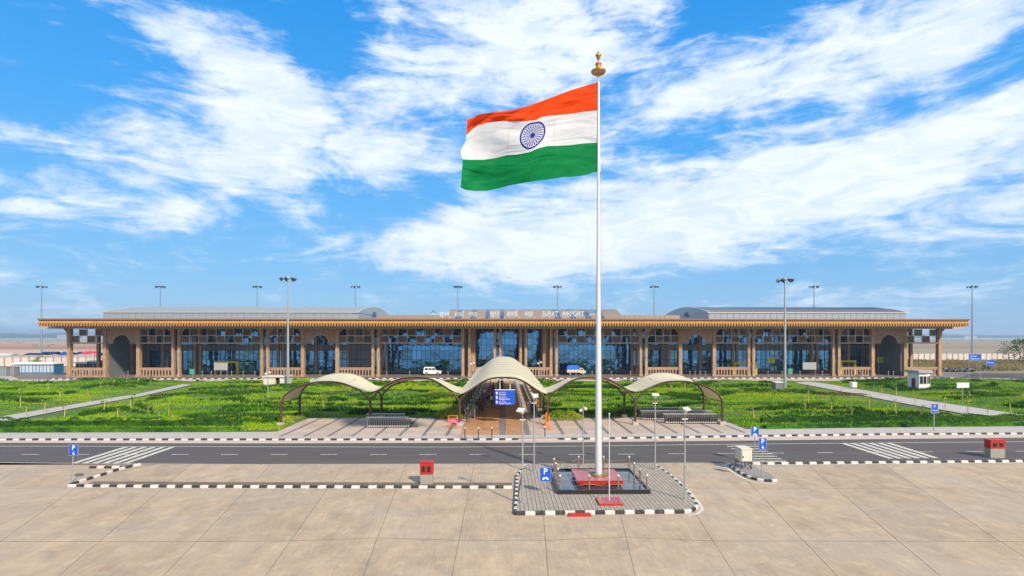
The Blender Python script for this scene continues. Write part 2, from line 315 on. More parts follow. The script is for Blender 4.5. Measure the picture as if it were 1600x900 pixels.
# ------------------------------------------------------------------ mesh helpers
ORD = 'first second third fourth fifth sixth seventh eighth ninth tenth eleventh twelfth thirteenth fourteenth fifteenth sixteenth seventeenth eighteenth nineteenth twentieth'.split()
def ordn(i, n):                                      # place in a row, counted from the nearer end
    if i < (n+1)//2: return ORD[i]+' from the left'
    return ('rightmost' if i == n-1 else ORD[n-1-i]+' from the right')
class MB:
    def __init__(s): s.v = []; s.f = []; s.m = []; s.sm = []
    def add(s, vs, fs, mi=0, smooth=False):
        b = len(s.v); s.v.extend([tuple(v) for v in vs])
        for f in fs: s.f.append(tuple(i+b for i in f)); s.m.append(mi); s.sm.append(smooth)
        return s
    def box(s, x0, x1, y0, y1, z0, z1, mi=0):
        return s.add([(x0,y0,z0),(x1,y0,z0),(x1,y1,z0),(x0,y1,z0),(x0,y0,z1),(x1,y0,z1),(x1,y1,z1),(x0,y1,z1)],
              [(3,2,1,0),(4,5,6,7),(0,1,5,4),(1,2,6,5),(2,3,7,6),(3,0,4,7)], mi)
    def bar(s, a, b, w, h, mi=0):                     # square bar from a to b
        a = Vector(a); b = Vector(b); d = (b-a).normalized()
        u = d.cross(Vector((0,0,1))); u = Vector((1,0,0)) if u.length < 1e-3 else u.normalized()
        v = u.cross(d).normalized(); vs = []
        for p in (a, b):
            for su, sv in ((-1,-1),(1,-1),(1,1),(-1,1)): vs.append(p+u*su*w/2+v*sv*h/2)
        return s.add(vs, [(0,1,2,3),(7,6,5,4),(0,4,5,1),(1,5,6,2),(2,6,7,3),(3,7,4,0)], mi)
    def tube(s, pts, r, n=8, mi=0, caps=True):
        pts = [Vector(p) for p in pts]; k = len(pts); rs = r if isinstance(r, (list, tuple)) else [r]*k
        vs = []; ref = None
        for i, p in enumerate(pts):
            d = (pts[min(i+1,k-1)]-pts[max(i-1,0)]).normalized()
            if ref is None:
                ref = d.cross(Vector((0,0,1)));  ref = Vector((1,0,0)) if ref.length < .05 else ref.normalized()
            u = (ref-d*ref.dot(d)).normalized(); w = d.cross(u); ref = u
            for j in range(n):
                a = 2*math.pi*j/n; vs.append(p+(u*math.cos(a)+w*math.sin(a))*rs[i])
        fs = [(i*n+j, i*n+(j+1)%n, (i+1)*n+(j+1)%n, (i+1)*n+j) for i in range(k-1) for j in range(n)]
        s.add(vs, fs, mi, True)
        if caps:
            s.add(vs[:n], [tuple(range(n))[::-1]], mi); s.add(vs[-n:], [tuple(range(n))], mi)
        return s
    def lathe(s, c, prof, n=16, mi=0):                # prof: (radius, z)
        vs = [(c[0]+r*math.cos(2*math.pi*j/n), c[1]+r*math.sin(2*math.pi*j/n), c[2]+z) for r, z in prof for j in range(n)]
        fs = [(i*n+j, i*n+(j+1)%n, (i+1)*n+(j+1)%n, (i+1)*n+j) for i in range(len(prof)-1) for j in range(n)]
        return s.add(vs, fs, mi, True)
    def prism(s, poly, z0, z1, mi=0):                 # poly: xy points
        n = len(poly)
        if sum(poly[i][0]*poly[(i+1)%n][1]-poly[(i+1)%n][0]*poly[i][1] for i in range(n)) < 0: poly = poly[::-1]
        vs = [(p[0],p[1],z0) for p in poly]+[(p[0],p[1],z1) for p in poly]
        return s.add(vs, [tuple(range(n))[::-1], tuple(range(n,2*n))]+[(i,(i+1)%n,n+(i+1)%n,n+i) for i in range(n)], mi)
    def xz(s, poly, y0, y1, mi=0):                    # poly in x,z extruded along y
        n = len(poly)
        if sum(poly[i][0]*poly[(i+1)%n][1]-poly[(i+1)%n][0]*poly[i][1] for i in range(n)) < 0: poly = poly[::-1]
        vs = [(p[0],y0,p[1]) for p in poly]+[(p[0],y1,p[1]) for p in poly]
        return s.add(vs, [tuple(range(n)), tuple(range(n,2*n))[::-1]]+[(i,n+i,n+(i+1)%n,(i+1)%n) for i in range(n)], mi)
    def mesh(s, name, mats):
        me = bpy.data.meshes.new(name); me.from_pydata(s.v, [], s.f)
        for m in (mats if isinstance(mats, (list, tuple)) else [mats]): me.materials.append(m)
        me.polygons.foreach_set('material_index', s.m); me.polygons.foreach_set('use_smooth', s.sm)
        me.update(); return me
    def obj(s, name, mats, parent=None, kind=None): return link(name, s.mesh(name, mats), parent, kind)
def link(name, me, parent=None, kind=None, loc=None, rz=0, label=None):
    o = bpy.data.objects.new(name, me); COL.objects.link(o)
    if parent is not None: o.parent = parent
    if kind: o['kind'] = kind
    if loc is not None: o.location = loc
    if rz: o.rotation_euler = (0, 0, rz)
    if label: o['label'] = label
    return o
def tag(o, label, cat, group=None):
    o['label'] = label; o['category'] = cat
    if group: o['group'] = group
    return o
def thing(name, label, cat, loc=(0,0,0), rz=0, group=None):
    o = link(name, None, loc=loc, rz=rz); o.empty_display_size = .3
    return tag(o, label, cat, group)
def dup(src, loc, label=None, rz=None, scale=None):
    c = src.copy(); COL.objects.link(c); c.location = loc
    if rz is not None: c.rotation_euler = (0, 0, rz)
    if scale: c.scale = scale
    if label: c['label'] = label
    for ch in src.children:
        d = ch.copy(); COL.objects.link(d); d.parent = c
        for g in ch.children:
            e = g.copy(); COL.objects.link(e); e.parent = d
    return c
def text(s, size, loc, m, parent, name='lettering', ext=.01, align='CENTER', rz=0, sx=1):
    cu = bpy.data.curves.new('t', 'FONT'); cu.body = s; cu.size = size; cu.align_x = align; cu.align_y = 'CENTER'; cu.extrude = ext
    cu.resolution_u = 3
    o = bpy.data.objects.new('t', cu); COL.objects.link(o)
    bpy.context.view_layer.update()
    me = bpy.data.meshes.new_from_object(o); bpy.data.objects.remove(o)
    me.materials.clear(); me.materials.append(m)
    q = link(name, me, parent, loc=loc); q.rotation_euler = (R(90), 0, rz); q.scale = (sx, 1, 1); return q
def sheet(name, pts, m, z=None, th=0.0, kind='structure', parent=None):
    P = [(p[0], p[1]) for p in pts]; zz = pts[0][2] if z is None else z
    if th: return MB().prism(P, zz-th, zz).obj(name, m, parent, kind)
    n = len(P)
    if sum(P[i][0]*P[(i+1)%n][1]-P[(i+1)%n][0]*P[i][1] for i in range(n)) < 0: P = P[::-1]
    return MB().add([(p[0],p[1],zz) for p in P], [tuple(range(n))]).obj(name, m, parent, kind)
def quadstrip(mb, a, b, z, mi=0):                     # strip between two polylines
    n = len(a); vs = [(p[0],p[1],z) for p in a]+[(p[0],p[1],z) for p in b]
    fs = []
    for i in range(n-1):
        q = (i, i+1, n+i+1, n+i); A, B, C_ = (Vector(vs[k]) for k in q[:3])
        if (B-A).cross(C_-B).z < 0: q = q[::-1]
        fs.append(q)
    return mb.add(vs, fs, mi)
def leaves(n, cfun, size, m, name, parent=None, kind=None, up=0.0, asp=.5):
    """n small leaf-shaped faces at points from cfun(n) -> (n,3)"""
    c = cfun(n); a = rng.normal(size=(n,3)); a[:,2] += up; a /= np.linalg.norm(a, axis=1)[:,None]
    b = np.cross(a, rng.normal(size=(n,3))); b /= np.linalg.norm(b, axis=1)[:,None]
    sz = (size*(.6+.8*rng.random(n)))[:,None]
    v = np.stack([c-a*sz*.5, c+b*sz*asp*.5, c+a*sz*.5, c-b*sz*asp*.5], 1).reshape(-1,3)
    me = bpy.data.meshes.new(name); me.vertices.add(4*n); me.vertices.foreach_set('co', v.astype(np.float32).ravel())
    me.loops.add(4*n); me.loops.foreach_set('vertex_index', np.arange(4*n, dtype=np.int32))
    me.polygons.add(n); me.polygons.foreach_set('loop_start', np.arange(0, 4*n, 4, dtype=np.int32))
    me.polygons.foreach_set('loop_total', np.full(n, 4, dtype=np.int32)); me.update(calc_edges=True); me.materials.append(m)
    return link(name, me, parent, kind)
def blades(pts, hgt, spread, wid, per, m, name, parent=None, kind='stuff'):
    """tufts of upright triangular blades; pts (n,3), hgt (n,)"""
    n = len(pts); k = n*per
    base = np.repeat(pts, per, 0); h = np.repeat(hgt, per)*(.6+.6*rng.random(k))
    base = base + np.stack([rng.normal(size=k)*spread, rng.normal(size=k)*spread, np.zeros(k)], 1)
    an = rng.random(k)*math.tau; dx = np.cos(an)*wid*(.6+.8*rng.random(k)); dy = np.sin(an)*wid
    tip = base + np.stack([rng.normal(size=k)*h*.35, rng.normal(size=k)*h*.35, h], 1)
    w = np.stack([dx, dy, np.zeros(k)], 1)*.5
    v = np.stack([base-w, base+w, tip], 1).reshape(-1,3)
    me = bpy.data.meshes.new(name); me.vertices.add(3*k); me.vertices.foreach_set('co', v.astype(np.float32).ravel())
    me.loops.add(3*k); me.loops.foreach_set('vertex_index', np.arange(3*k, dtype=np.int32))
    me.polygons.add(k); me.polygons.foreach_set('loop_start', np.arange(0, 3*k, 3, dtype=np.int32))
    me.polygons.foreach_set('loop_total', np.full(k, 3, dtype=np.int32)); me.update(calc_edges=True); me.materials.append(m)
    return link(name, me, parent, kind)
def vnoise(x, y, seed):                               # smooth value noise
    xi = np.floor(x).astype(int); yi = np.floor(y).astype(int); fx = x-xi; fy = y-yi
    fx = fx*fx*(3-2*fx); fy = fy*fy*(3-2*fy)
    def h(a, b):
        s = np.sin(a*127.1+b*311.7+seed*74.7)*43758.5453; return s-np.floor(s)
    return (h(xi,yi)*(1-fx)+h(xi+1,yi)*fx)*(1-fy)+(h(xi,yi+1)*(1-fx)+h(xi+1,yi+1)*fx)*fy

# ------------------------------------------------------------------ the land
def ground():
    mb = MB(); xs = [-9000,-1500,-400,-150,0,150,400,1500,9000]; ys = [-400,0,60,150,400,1200,3000,9000]
    for i in range(len(xs)-1):
        for j in range(len(ys)-1):
            mb.add([(xs[i],ys[j],-.25),(xs[i+1],ys[j],-.25),(xs[i+1],ys[j+1],-.25),(xs[i],ys[j+1],-.25)], [(0,1,2,3)])
    mb.obj('ground', land, kind='structure')
ground()
sheet('river', [(-6000,1950),(6000,1950),(6000,2900),(-6000,2900)], river_m, z=-.15)
def ridge(name, D, x0, x1, z0, amp, seed, n=260, th=160):
    xs = np.linspace(x0, x1, n)
    zt = z0+amp*(vnoise(xs/260, xs*0, seed)*.6+vnoise(xs/70, xs*0, seed+1)*.28+vnoise(xs/22, xs*0, seed+2)*.12)
    mb = MB(); vs = []
    for x, z in zip(xs, zt): vs += [(x, D, -1), (x, D+th*.25, z*.8), (x, D+th*.5, z), (x, D+th, -1)]
    mb.add(vs, [(i*4+k, (i+1)*4+k, (i+1)*4+k+1, i*4+k+1) for i in range(n-1) for k in range(3)])
    return mb.obj(name, hill_m, kind='structure')
ridge('treeline', 3000, -4200, 4200, 10, 20, 4)
ridge('hills', 4200, -6000, -1500, 22, 30, 9)
ridge('hills', 4300, 1200, 6000, 14, 22, 12)

def scrub():
    n = 5000; y = 300*np.exp(rng.random(n)*1.9); x = rng.uniform(-1.1, 1.1, n)*y; k = vnoise(x/90, y/45, 41)+.25*vnoise(x/14, y/9, 42); ok = (k > 1.0) & (y > 480)
    x, y = x[ok], y[ok]; k = 9; X = np.repeat(x, k)+rng.normal(size=len(x)*k)*2.2; Y = np.repeat(y, k)+rng.normal(size=len(x)*k)*2; Z = rng.random(len(X))*1.5-.2
    o = leaves(len(X), lambda n: np.stack([X, Y, Z], 1), 1.5, MATS['far_trees'], 'distant_scrub', None, 'stuff', up=.3); o['label'] = 'scattered dark scrub on the open flat country behind the terminal'; o['category'] = 'scrub'
scrub()
for i, (x, w, h, D) in enumerate(((-2350, 70, 15, 2950), (-2240, 40, 21, 2960), (-2110, 90, 12, 2950), (2580, 70, 12, 2960), (2350, 40, 17, 2965))):
    t_o = thing('distant_building', ['pale long building on the left horizon, leftmost','pale taller block on the left horizon','pale low building on the left horizon nearest the terminal','pale low building on the right horizon, farthest right','pale block on the right horizon nearest the terminal'][i], 'building', (x, D, 0))
    MB().box(-w/2, w/2, 0, 40, 0, h).obj('wall', MATS['hut_roof'], t_o); MB().box(-w/2-1, w/2+1, -1, 41, h, h+1.5).obj('roof', MATS['hut_white'], t_o)
# ------------------------------------------------------------------ apron slabs
def apron():
    root = link('apron', None, kind='structure')
    # joint crossings measured on three horizontal joints
    r1 = [(-20,763),(118,762),(255,762),(387,763),(511.7,764),(619,764),(733,764),(846,764),(960,764),(1062,764),(1179.5,764),(1306,763.5),(1436.5,762.5),(1570,762)]
    r0 = [(-150,846),(0,846),(155,846),(307,846),(454,845),(590,840),(717,844),(852,844),(978,839),(1114,845),(1256,845),(1404,845.5),(1563,846),(1728,846)]
    def up(a, b, D): # extend line a->b (ground) to depth D
        t = (D-a.y)/(b.y-a.y); return a+(b-a)*t
    A = [G(*p) for p in r0]; B = [G(*p) for p in r1]
    n = len(A)
    step = 9.6
    # extend further left / right
    dA0 = A[0]-A[1]; dB0 = B[0]-B[1]; dA1 = A[-1]-A[-2]; dB1 = B[-1]-B[-2]
    for k in range(1, 5):
        A.insert(0, A[0]+dA0); B.insert(0, B[0]+dB0); A.append(A[-1]+dA1); B.append(B[-1]+dB1)
    n = len(A)
    lower = [up(a, b, 13.6) for a, b in zip(A, B)]
    lower2 = [up(a, b, 3.2) for a, b in zip(A, B)]
    top = []
    for a, b in zip(A, B):
        D = 38.8; top.append(up(a, b, D))
    rows = [lower2, lower, A, B, top]
    g = .010
    for r in range(4):
        lo, hi = rows[r], rows[r+1]
        for i in range(n-1):
            q = [lo[i], lo[i+1], hi[i+1], hi[i]]
            c = sum(q, Vector((0,0,0)))/4
            P = []
            for p in q:
                d = c-p; P.append((p.x+g*(1 if d.x > 0 else -1)-c.x, p.y+.026*(1 if d.y > 0 else -1)-c.y))
            zt = random.uniform(-.0015, .0015)
            b = .007
            P2 = [(x*(1-b/abs(x)) if abs(x) > .1 else x, y*(1-b/abs(y)) if abs(y) > .1 else y) for x, y in P]
            mb = MB(); vs = [(x,y,-.18) for x,y in P]+[(x,y,-.005) for x,y in P]+[(x,y,zt) for x,y in P2]
            mb.add(vs, [(8,9,10,11)]+[(k,(k+1)%4,4+(k+1)%4,4+k) for k in range(4)]+[(4+k,4+(k+1)%4,8+(k+1)%4,8+k) for k in range(4)])
            link('slab', mb.mesh('slab', concrete), root, loc=(c.x,c.y,0))
    MB().box(A[0].x-20, A[-1].x+20, 2, 38.8, -.2, -.007).obj('joint_filler', joint_m, root)
apron()

# ------------------------------------------------------------------ road, gutters and markings
XS = [-500,-250,0,100,200,300,400,500,600,700,800,900,1000,1100,1200,1300,1400,1500,1600,1800,2100]
def lin(pairs):
    def f(x):
        if x <= pairs[0][0]: return pairs[0][1]+(x-pairs[0][0])*(pairs[1][1]-pairs[0][1])/(pairs[1][0]-pairs[0][0])
        for (a, b), (c, d) in zip(pairs, pairs[1:]):
            if x <= c: return b+(d-b)*(x-a)/(c-a)
        (a, b), (c, d) = pairs[-2:]; return d+(x-c)*(d-b)/(c-a)
    return f
y_kerb = lin([(0,688),(420,688),(740,688),(900,687),(1140,683),(1400,679.5),(1600,678.5)])     # foot of the far kerb
y_gut = lin([(0,691.5),(420,692.5),(860,691),(1140,688.3),(1300,686.5),(1600,683.5)])
y_line = lin([(0,697),(700,698.5),(900,697),(1120,694.2),(1600,690)])
y_bot = lin([(0,722.6),(120,724),(400,725.5),(900,724.6),(1100,723.2),(1200,725),(1400,723),(1600,721.2)])
def pl(f, z=0, xs=XS): return [G(x, f(x), z) for x in xs]
mb = MB(); quadstrip(mb, pl(y_gut), pl(y_bot), .004); mb.obj('road', asphalt, kind='structure')
mb = MB(); quadstrip(mb, pl(y_kerb), [p+Vector((0,-.15,0)) for p in pl(y_gut)], .010); mb.obj('gutter', gutter, kind='structure')
mb = MB(); quadstrip(mb, pl(y_line), [p-Vector((0,.14,0)) for p in pl(y_line)], .012)
mb.obj('edge_line', paint_w, kind='structure')
mb = MB(); xs2 = [x for x in XS if x <= 1100]
quadstrip(mb, pl(y_bot, 0, xs2), [p-Vector((0,.12,0)) for p in pl(y_bot, 0, xs2)], .014); mb.obj('edge_line', paint_w, kind='structure')
dash = []
for i in range(-4, 24):
    x0 = 35+77.6*i+ (0 if i < 14 else 0)
    if 1140 < x0 < 1180: continue
    y = 709.8 if x0 < 900 else 709.8-(x0-900)*.0075
    a = G(x0, y+.6); b = G(x0+26, y+.6)
    MB().box(0, (b-a).length, -.06, .06, .012, .016).obj('lane_dash', paint_w, kind='structure').location = (a.x, a.y, 0)
def stripe(name, a, b, w, m=paint_w, z=.018, end=None):
    a = Vector(a[:2]); b = Vector(b[:2]); d = (b-a).normalized(); n = Vector((-d.y, d.x))
    if end == 'x': n = Vector((1, 0))*(1 if n.x > 0 else -1); 
    return sheet(name, [(*(a-n*w/2),), (*(b-n*w/2),), (*(b+n*w/2),), (*(a+n*w/2),)], m, z=z)
for i in range(6):                                    # left hatched box
    a = G(115+i*16.2, 724.2); b = G(197+i*14.6, 698.8)
    stripe('hatch_stripe', a, b, .42, end='x')
for i in range(6):                                    # right hatched box
    a = G(1317+i*14.2, 692.8-.1*i); b = G(1393+i*14.0, 717.0-.2*i)
    stripe('hatch_stripe', a, b, .42, end='x')
for i in range(7):                                    # zebra bars right of the flag
    y0 = 697.2+i*3.9
    a = G(1136+i*6.5, y0, .018); b = G(1185+i*7.2, y0, .018)
    stripe('crossing_bar', a, b, .26)

# ------------------------------------------------------------------ kerbs made of single painted blocks
def kb_mesh(m):
    mb = MB(); c = .03
    prof = [(-.075,0),(.075,0),(.075,.15-c),(.075-c,.15),(-.075+c,.15),(-.075,.15-c)]
    n = len(prof); x0, x1 = -.496, .496
    vs = [(x0, p[0], p[1]) for p in prof]+[(x1, p[0], p[1]) for p in prof]
    mb.add(vs, [tuple(range(n))[::-1], tuple(range(n, 2*n))]+[(i,(i+1)%n,n+(i+1)%n,n+i) for i in range(n)])
    return mb.mesh('kerb_block', m)
KB = [kb_mesh(kerb_w), kb_mesh(kerb_b)]
def kerb(pts, blk, start=0, z=0.0, hs=1.0, ws=1.0, stuff=False):
    """pts: ground polyline; blocks of length blk laid along it, white and black by turns"""
    root = link('kerb', None, kind='structure'); k = start; carry = 0.0
    mbs = [MB(), MB()] if stuff else None
    P = [Vector((p[0], p[1], 0)) for p in pts]
    tot = [0]
    for a, b in zip(P, P[1:]): tot.append(tot[-1]+(b-a).length)
    n = max(1, round(tot[-1]/blk)); stp = tot[-1]/n
    def at(s):
        for i in range(len(P)-1):
            if s <= tot[i+1]+1e-6: return P[i]+(P[i+1]-P[i])*((s-tot[i])/(tot[i+1]-tot[i]))
        return P[-1]
    for i in range(n):
        a, b = at(i*stp), at((i+1)*stp); c = (a+b)/2; d = b-a
        if stuff:
            mbs[k%2].box(c.x-d.length/2*.98, c.x+d.length/2*.98, c.y-.08*ws, c.y+.08*ws, z, z+.15*hs)
        else:
            o = link('kerb_block', KB[k%2], root, loc=(c.x+random.uniform(-.004,.004), c.y+random.uniform(-.006,.006), z))
            o.rotation_euler = (0, 0, math.atan2(d.y, d.x)+random.uniform(-.006,.006)); o.scale = (d.length, ws, hs*random.uniform(.97,1.03))
        k += 1
    if stuff:
        mbs[0].obj('white_blocks', kerb_w, root, 'stuff'); mbs[1].obj('black_blocks', kerb_b, root, 'stuff')
    return root
xk = [-60]+[x for x in XS if 0 <= x <= 700]+[810]
kerb(pl(y_kerb, 0, xk), .56, 0)
kerb(pl(y_kerb, 0, [872,900,1000,1100,1200,1300,1400,1500,1600,1680]), .56, 1)
yk2 = lin([(1176,725.5),(1200,725.6),(1400,723.6),(1600,721.8)])
kerb(pl(yk2, 0, [1176,1200,1300,1400,1500,1600,1680]), .505, 0, ws=1.3)
mb = MB(); x3 = [1180,1300,1400,1500,1600,1700]
quadstrip(mb, [p-Vector((0,.10,0)) for p in pl(yk2,0,x3)], [p-Vector((0,.30,0)) for p in pl(yk2,0,x3)], .012); mb.obj('edge_line', paint_w, kind='structure')
# left reserve
yk3 = lin([(107,760.5),(300,762),(800,763)])
kerb(pl(yk3, 0, [108,200,300,400,500,600,700,800]), .50, 0, ws=1.3)
kerb([G(110,758.5), G(160,743), G(190,733), G(219,727)], .55, 1, ws=1.2)
kerb([G(141,731.5), G(176,731.5), G(200,731)], .55, 1, ws=1.2)
mb = MB(); x3 = [118,300,500,700,801]
quadstrip(mb, [p-Vector((0,.10,0)) for p in pl(yk3,0,x3)], [p-Vector((0,.22,0)) for p in pl(yk3,0,x3)], .012); mb.obj('edge_line', paint_w, kind='structure')
mb = MB(); x3 = [125,300,500,700,800]
quadstrip(mb, [p+Vector((0,.12,0)) for p in pl(yk3,0,x3)], [p+Vector((0,1.15,0)) for p in pl(yk3,0,x3)], .03); mb.obj('verge', verge_m, kind='structure')  # flat dark brown strip along the far side of the kerb
# flag island
fl, fr = G(805,804.5), G(1068,801.5)
isl = [fl, fr, G(1082,799), G(1089,793), G(1086,786), G(1068,764), G(1046,744), G(1022,728), G(1005,726.5), G(820,728.5)]
o = sheet('flag_island', [(p.x,p.y) for p in isl], paver, z=.148, th=.148)
kerb([fl+Vector((0,.02,0)), fr], .505, 1, ws=1.4, hs=1.15)
kerb([fr, G(1082,799.3), G(1089,793), G(1086,786), G(1068,764), G(1046,744), G(1024,729)], .45, 0, ws=1.3, hs=1.1)
kerb([G(820,729), G(808,745), fl], .42, 0, ws=1.2, hs=1.1)
def painted_line(pts, w, z=.012, name='edge_line'):
    mb = MB(); P = [Vector((p.x,p.y,0)) for p in pts]; a = []; b = []
    for i, p in enumerate(P):
        d = (P[min(i+1,len(P)-1)]-P[max(i-1,0)]).normalized(); n = Vector((-d.y, d.x, 0)); a.append(p+n*w/2); b.append(p-n*w/2)
    quadstrip(mb, a, b, z); return mb.obj(name, paint_w, kind='structure')
painted_line([G(1012,725.5), G(1030,730), G(1052,745), G(1076,767), G(1095,790), G(1097,797), G(1090,803), G(1074,805.5)], .20)
mb = MB(); ya_, yb_ = G(840, 687.5).y, 49.3
mb.add([(G(806,687.5).x,ya_-.1,.012),(G(874,687.5).x,ya_-.1,.012),(G(874,687.5).x,ya_+.5,.148),(G(806,687.5).x,ya_+.5,.148)], [(0,1,2,3)]); mb.obj('dropped_kerb', gutter, kind='structure')
# small teardrop island at the right
tear = [G(1139,726.5), G(1146,733), G(1160,742), G(1175,749), G(1190,752.3), G(1210,753), G(1213,751), G(1200,742), G(1185,736), G(1176,728), G(1160,726)]
sheet('traffic_island', [(p.x,p.y) for p in tear], mat('island_cement', (.20,.18,.17), (.27,.25,.23), 2, .9), z=.14, th=.14)
kerb(tear[:6]+[G(1213,752)], .42, 0, ws=1.2)
painted_line([G(1142,724.5), G(1131,727), G(1137,732), G(1152,743), G(1168,751), G(1184,755), G(1214,756)], .2)
# pavement behind the far kerb
y_pv = lin([(0,684.8),(900,684),(1140,680.2),(1600,675.6)]); y_gd = lin([(0,679.5),(420,679.5),(1136,674.8),(1600,671)])
mb = MB(); quadstrip(mb, [G(x,y_kerb(x)-.4,0)+Vector((0,.05,0)) for x in XS], [Vector((G(x,y_gd(x),.15).x, float(np.interp(G(x,y_gd(x),.15).x,[-120,-20,24,40,70,120],[50.9,50.9,51.6,52.6,53.4,54.5]))+.15,.15)) for x in XS], .145)
mb.obj('pavement', pave_g, kind='structure')

# ------------------------------------------------------------------ garden
PATHL = ([G(-260,718,.2), G(0,660.4,.2), G(100,641,.2), G(222,619,.2), G(300,601.5,.2)], [G(-200,690,.2), G(0,651.5,.2), G(100,634.5,.2), G(222,614.3,.2), G(285,600.5,.2)])
PATHR = ([G(1240,598,.2), G(1276,604.5,.2), G(1420,632,.2), G(1600,663,.2), G(1780,694,.2)], [G(1262,596.5,.2), G(1290,599.5,.2), G(1420,622,.2), G(1600,648.6,.2), G(1780,676,.2)])
for P in (PATHL, PATHR):
    mb = MB(); quadstrip(mb, P[0], P[1], .235); mb.obj('garden_path', pave_g, kind='structure')
TX0, TX1 = -24.4, 24.2                                # terrace
terr = [G(412,683.5,.15), G(1180,676,.15), (TX1-.9,59.4,.15), (TX0+3.2,59.4,.15)]
terr = [Vector(p) for p in terr]
WX0, WX1 = -3.9, 3.9                                  # covered walk
def inpoly(x, y, poly):
    r = np.zeros(x.shape, bool); n = len(poly)
    for i in range(n):
        x0, y0 = poly[i][0], poly[i][1]; x1, y1 = poly[(i+1)%n][0], poly[(i+1)%n][1]
        c = ((y0 > y) != (y1 > y)) & (x < (x1-x0)*(y-y0)/((y1-y0) or 1e-9)+x0); r ^= c
    return r
def segdist(x, y, a, b):
    dx, dy = b[0]-a[0], b[1]-a[1]; t = np.clip(((x-a[0])*dx+(y-a[1])*dy)/(dx*dx+dy*dy), 0, 1)
    return np.hypot(x-a[0]-t*dx, y-a[1]-t*dy)
def pathmask(x, y, wide=.9):                           # 1 on grass, 0 on hard surfaces
    m = np.ones(x.shape)
    for P in (PATHL, PATHR):
        poly = [(p.x,p.y) for p in P[0]]+[(p.x,p.y) for p in P[1]][::-1]
        ins = inpoly(x, y, poly); d = np.full(x.shape, 99.)
        for i in range(len(poly)): d = np.minimum(d, segdist(x, y, poly[i], poly[(i+1)%len(poly)]))
        m *= np.where(ins, 0, np.clip(d/wide, 0, 1))
    tp = [(p.x,p.y) for p in terr]; ins = inpoly(x, y, tp); d = np.full(x.shape, 99.)
    for i in range(4): d = np.minimum(d, segdist(x, y, tp[i], tp[(i+1)%4]))
    m *= np.where(ins, 0, np.clip(d/.6, 0, 1))
    m *= np.clip((np.abs(x)-4.6)/.6, 0, 1)
    return m
def fronty(x): return np.interp(x, [-120,-20,24,40,70,120], [50.9,50.9,51.6,52.6,53.4,54.5])
def gh(x, y):
    wx = x+2.5*vnoise(x/9, y/9, 3)*2; wy = y+1.8*vnoise(x/6+5, y/6, 8)*2
    r = 1-np.abs(vnoise(wx/7.5, wy/2.4, 1)*2-1); r2 = 1-np.abs(vnoise(wx/3.0+9, wy/1.3, 2)*2-1)
    h = .62*r**1.6+.28*r2**1.5+.12*vnoise(x/.9, y/.9, 5)
    calm = np.clip((vnoise(x/17, y/9, 6)-.28)*4, .15, 1); front = np.clip((y-fronty(x))/1.2, 0, 1); back = np.clip((107.5-y)/1.5, 0, 1)
    front2 = .35+.65*np.clip((y-fronty(x)-3)/8, 0, 1)
    return (h*calm*front2)*pathmask(x, y, 9.0)*.85*front*back
def garden():
    root = link('garden_lawn', None, kind='structure')
    for (gx0, gx1) in ((-130, 0), (0, 130)):
        xs = np.arange(gx0, gx1+.01, .5); ys = np.arange(49.6, 108.01, .4)
        X, Y = np.meshgrid(xs, ys); Z = .14+gh(X, Y)*.95
        Yf = Y.copy(); fy = fronty(X); Yf = np.where(Y < fy, fy, Y)
        nx, ny = len(xs), len(ys); v = np.stack([X, Yf, Z], -1).reshape(-1,3)
        i, j = np.meshgrid(np.arange(nx-1), np.arange(ny-1)); q = (j*nx+i).ravel()
        f = np.stack([q, q+1, q+nx+1, q+nx], 1)
        me = bpy.data.meshes.new('lawn_surface'); me.from_pydata(v.tolist(), [], f.tolist()); me.materials.append(soil)
        me.polygons.foreach_set('use_smooth', [True]*len(f)); me.update(); link('lawn_surface', me, root)
    # grass
    n = 150000; x = rng.uniform(-118, 118, n); y = 50.2+rng.random(n)**1.25*57.2
    vis = np.abs(x) < y*1.0+6; m = pathmask(x, y); ok = vis & (m > .4) & (y > fronty(x)+.75)
    x, y = x[ok], y[ok]; h = gh(x, y)
    big = vnoise(x/5, y/3, 21); hgt = (.10+.22*big)*(.8+.4*rng.random(len(x)))
    z = .1+h*.95
    hgt = hgt*(.35+.65*pathmask(x, y, 7.0))
    g = blades(np.stack([x,y,z],1), hgt, .13, .11, 6, grass_m, 'lawn_grass', None, 'stuff')
    g['label'] = 'lush bright green lawn grass in wavy mounds before the terminal'; g['category'] = 'grass'
garden()
def borders():                                        # darker planted rows winding through the lawn
    n = 330000; x = rng.uniform(-112, 112, n); y = 52.5+rng.random(n)**1.2*54
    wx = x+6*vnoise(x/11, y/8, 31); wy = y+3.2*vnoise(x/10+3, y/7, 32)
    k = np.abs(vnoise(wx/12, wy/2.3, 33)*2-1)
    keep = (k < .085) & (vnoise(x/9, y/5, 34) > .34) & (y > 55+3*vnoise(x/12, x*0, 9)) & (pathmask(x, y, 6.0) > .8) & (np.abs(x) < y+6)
    x, y = x[keep], y[keep]; z = .1+gh(x, y)*.95
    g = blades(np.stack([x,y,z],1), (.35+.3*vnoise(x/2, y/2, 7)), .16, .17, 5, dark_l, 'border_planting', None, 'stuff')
    g['label'] = 'dark green planted rows winding across the bright lawn'; g['category'] = 'planting'
borders()
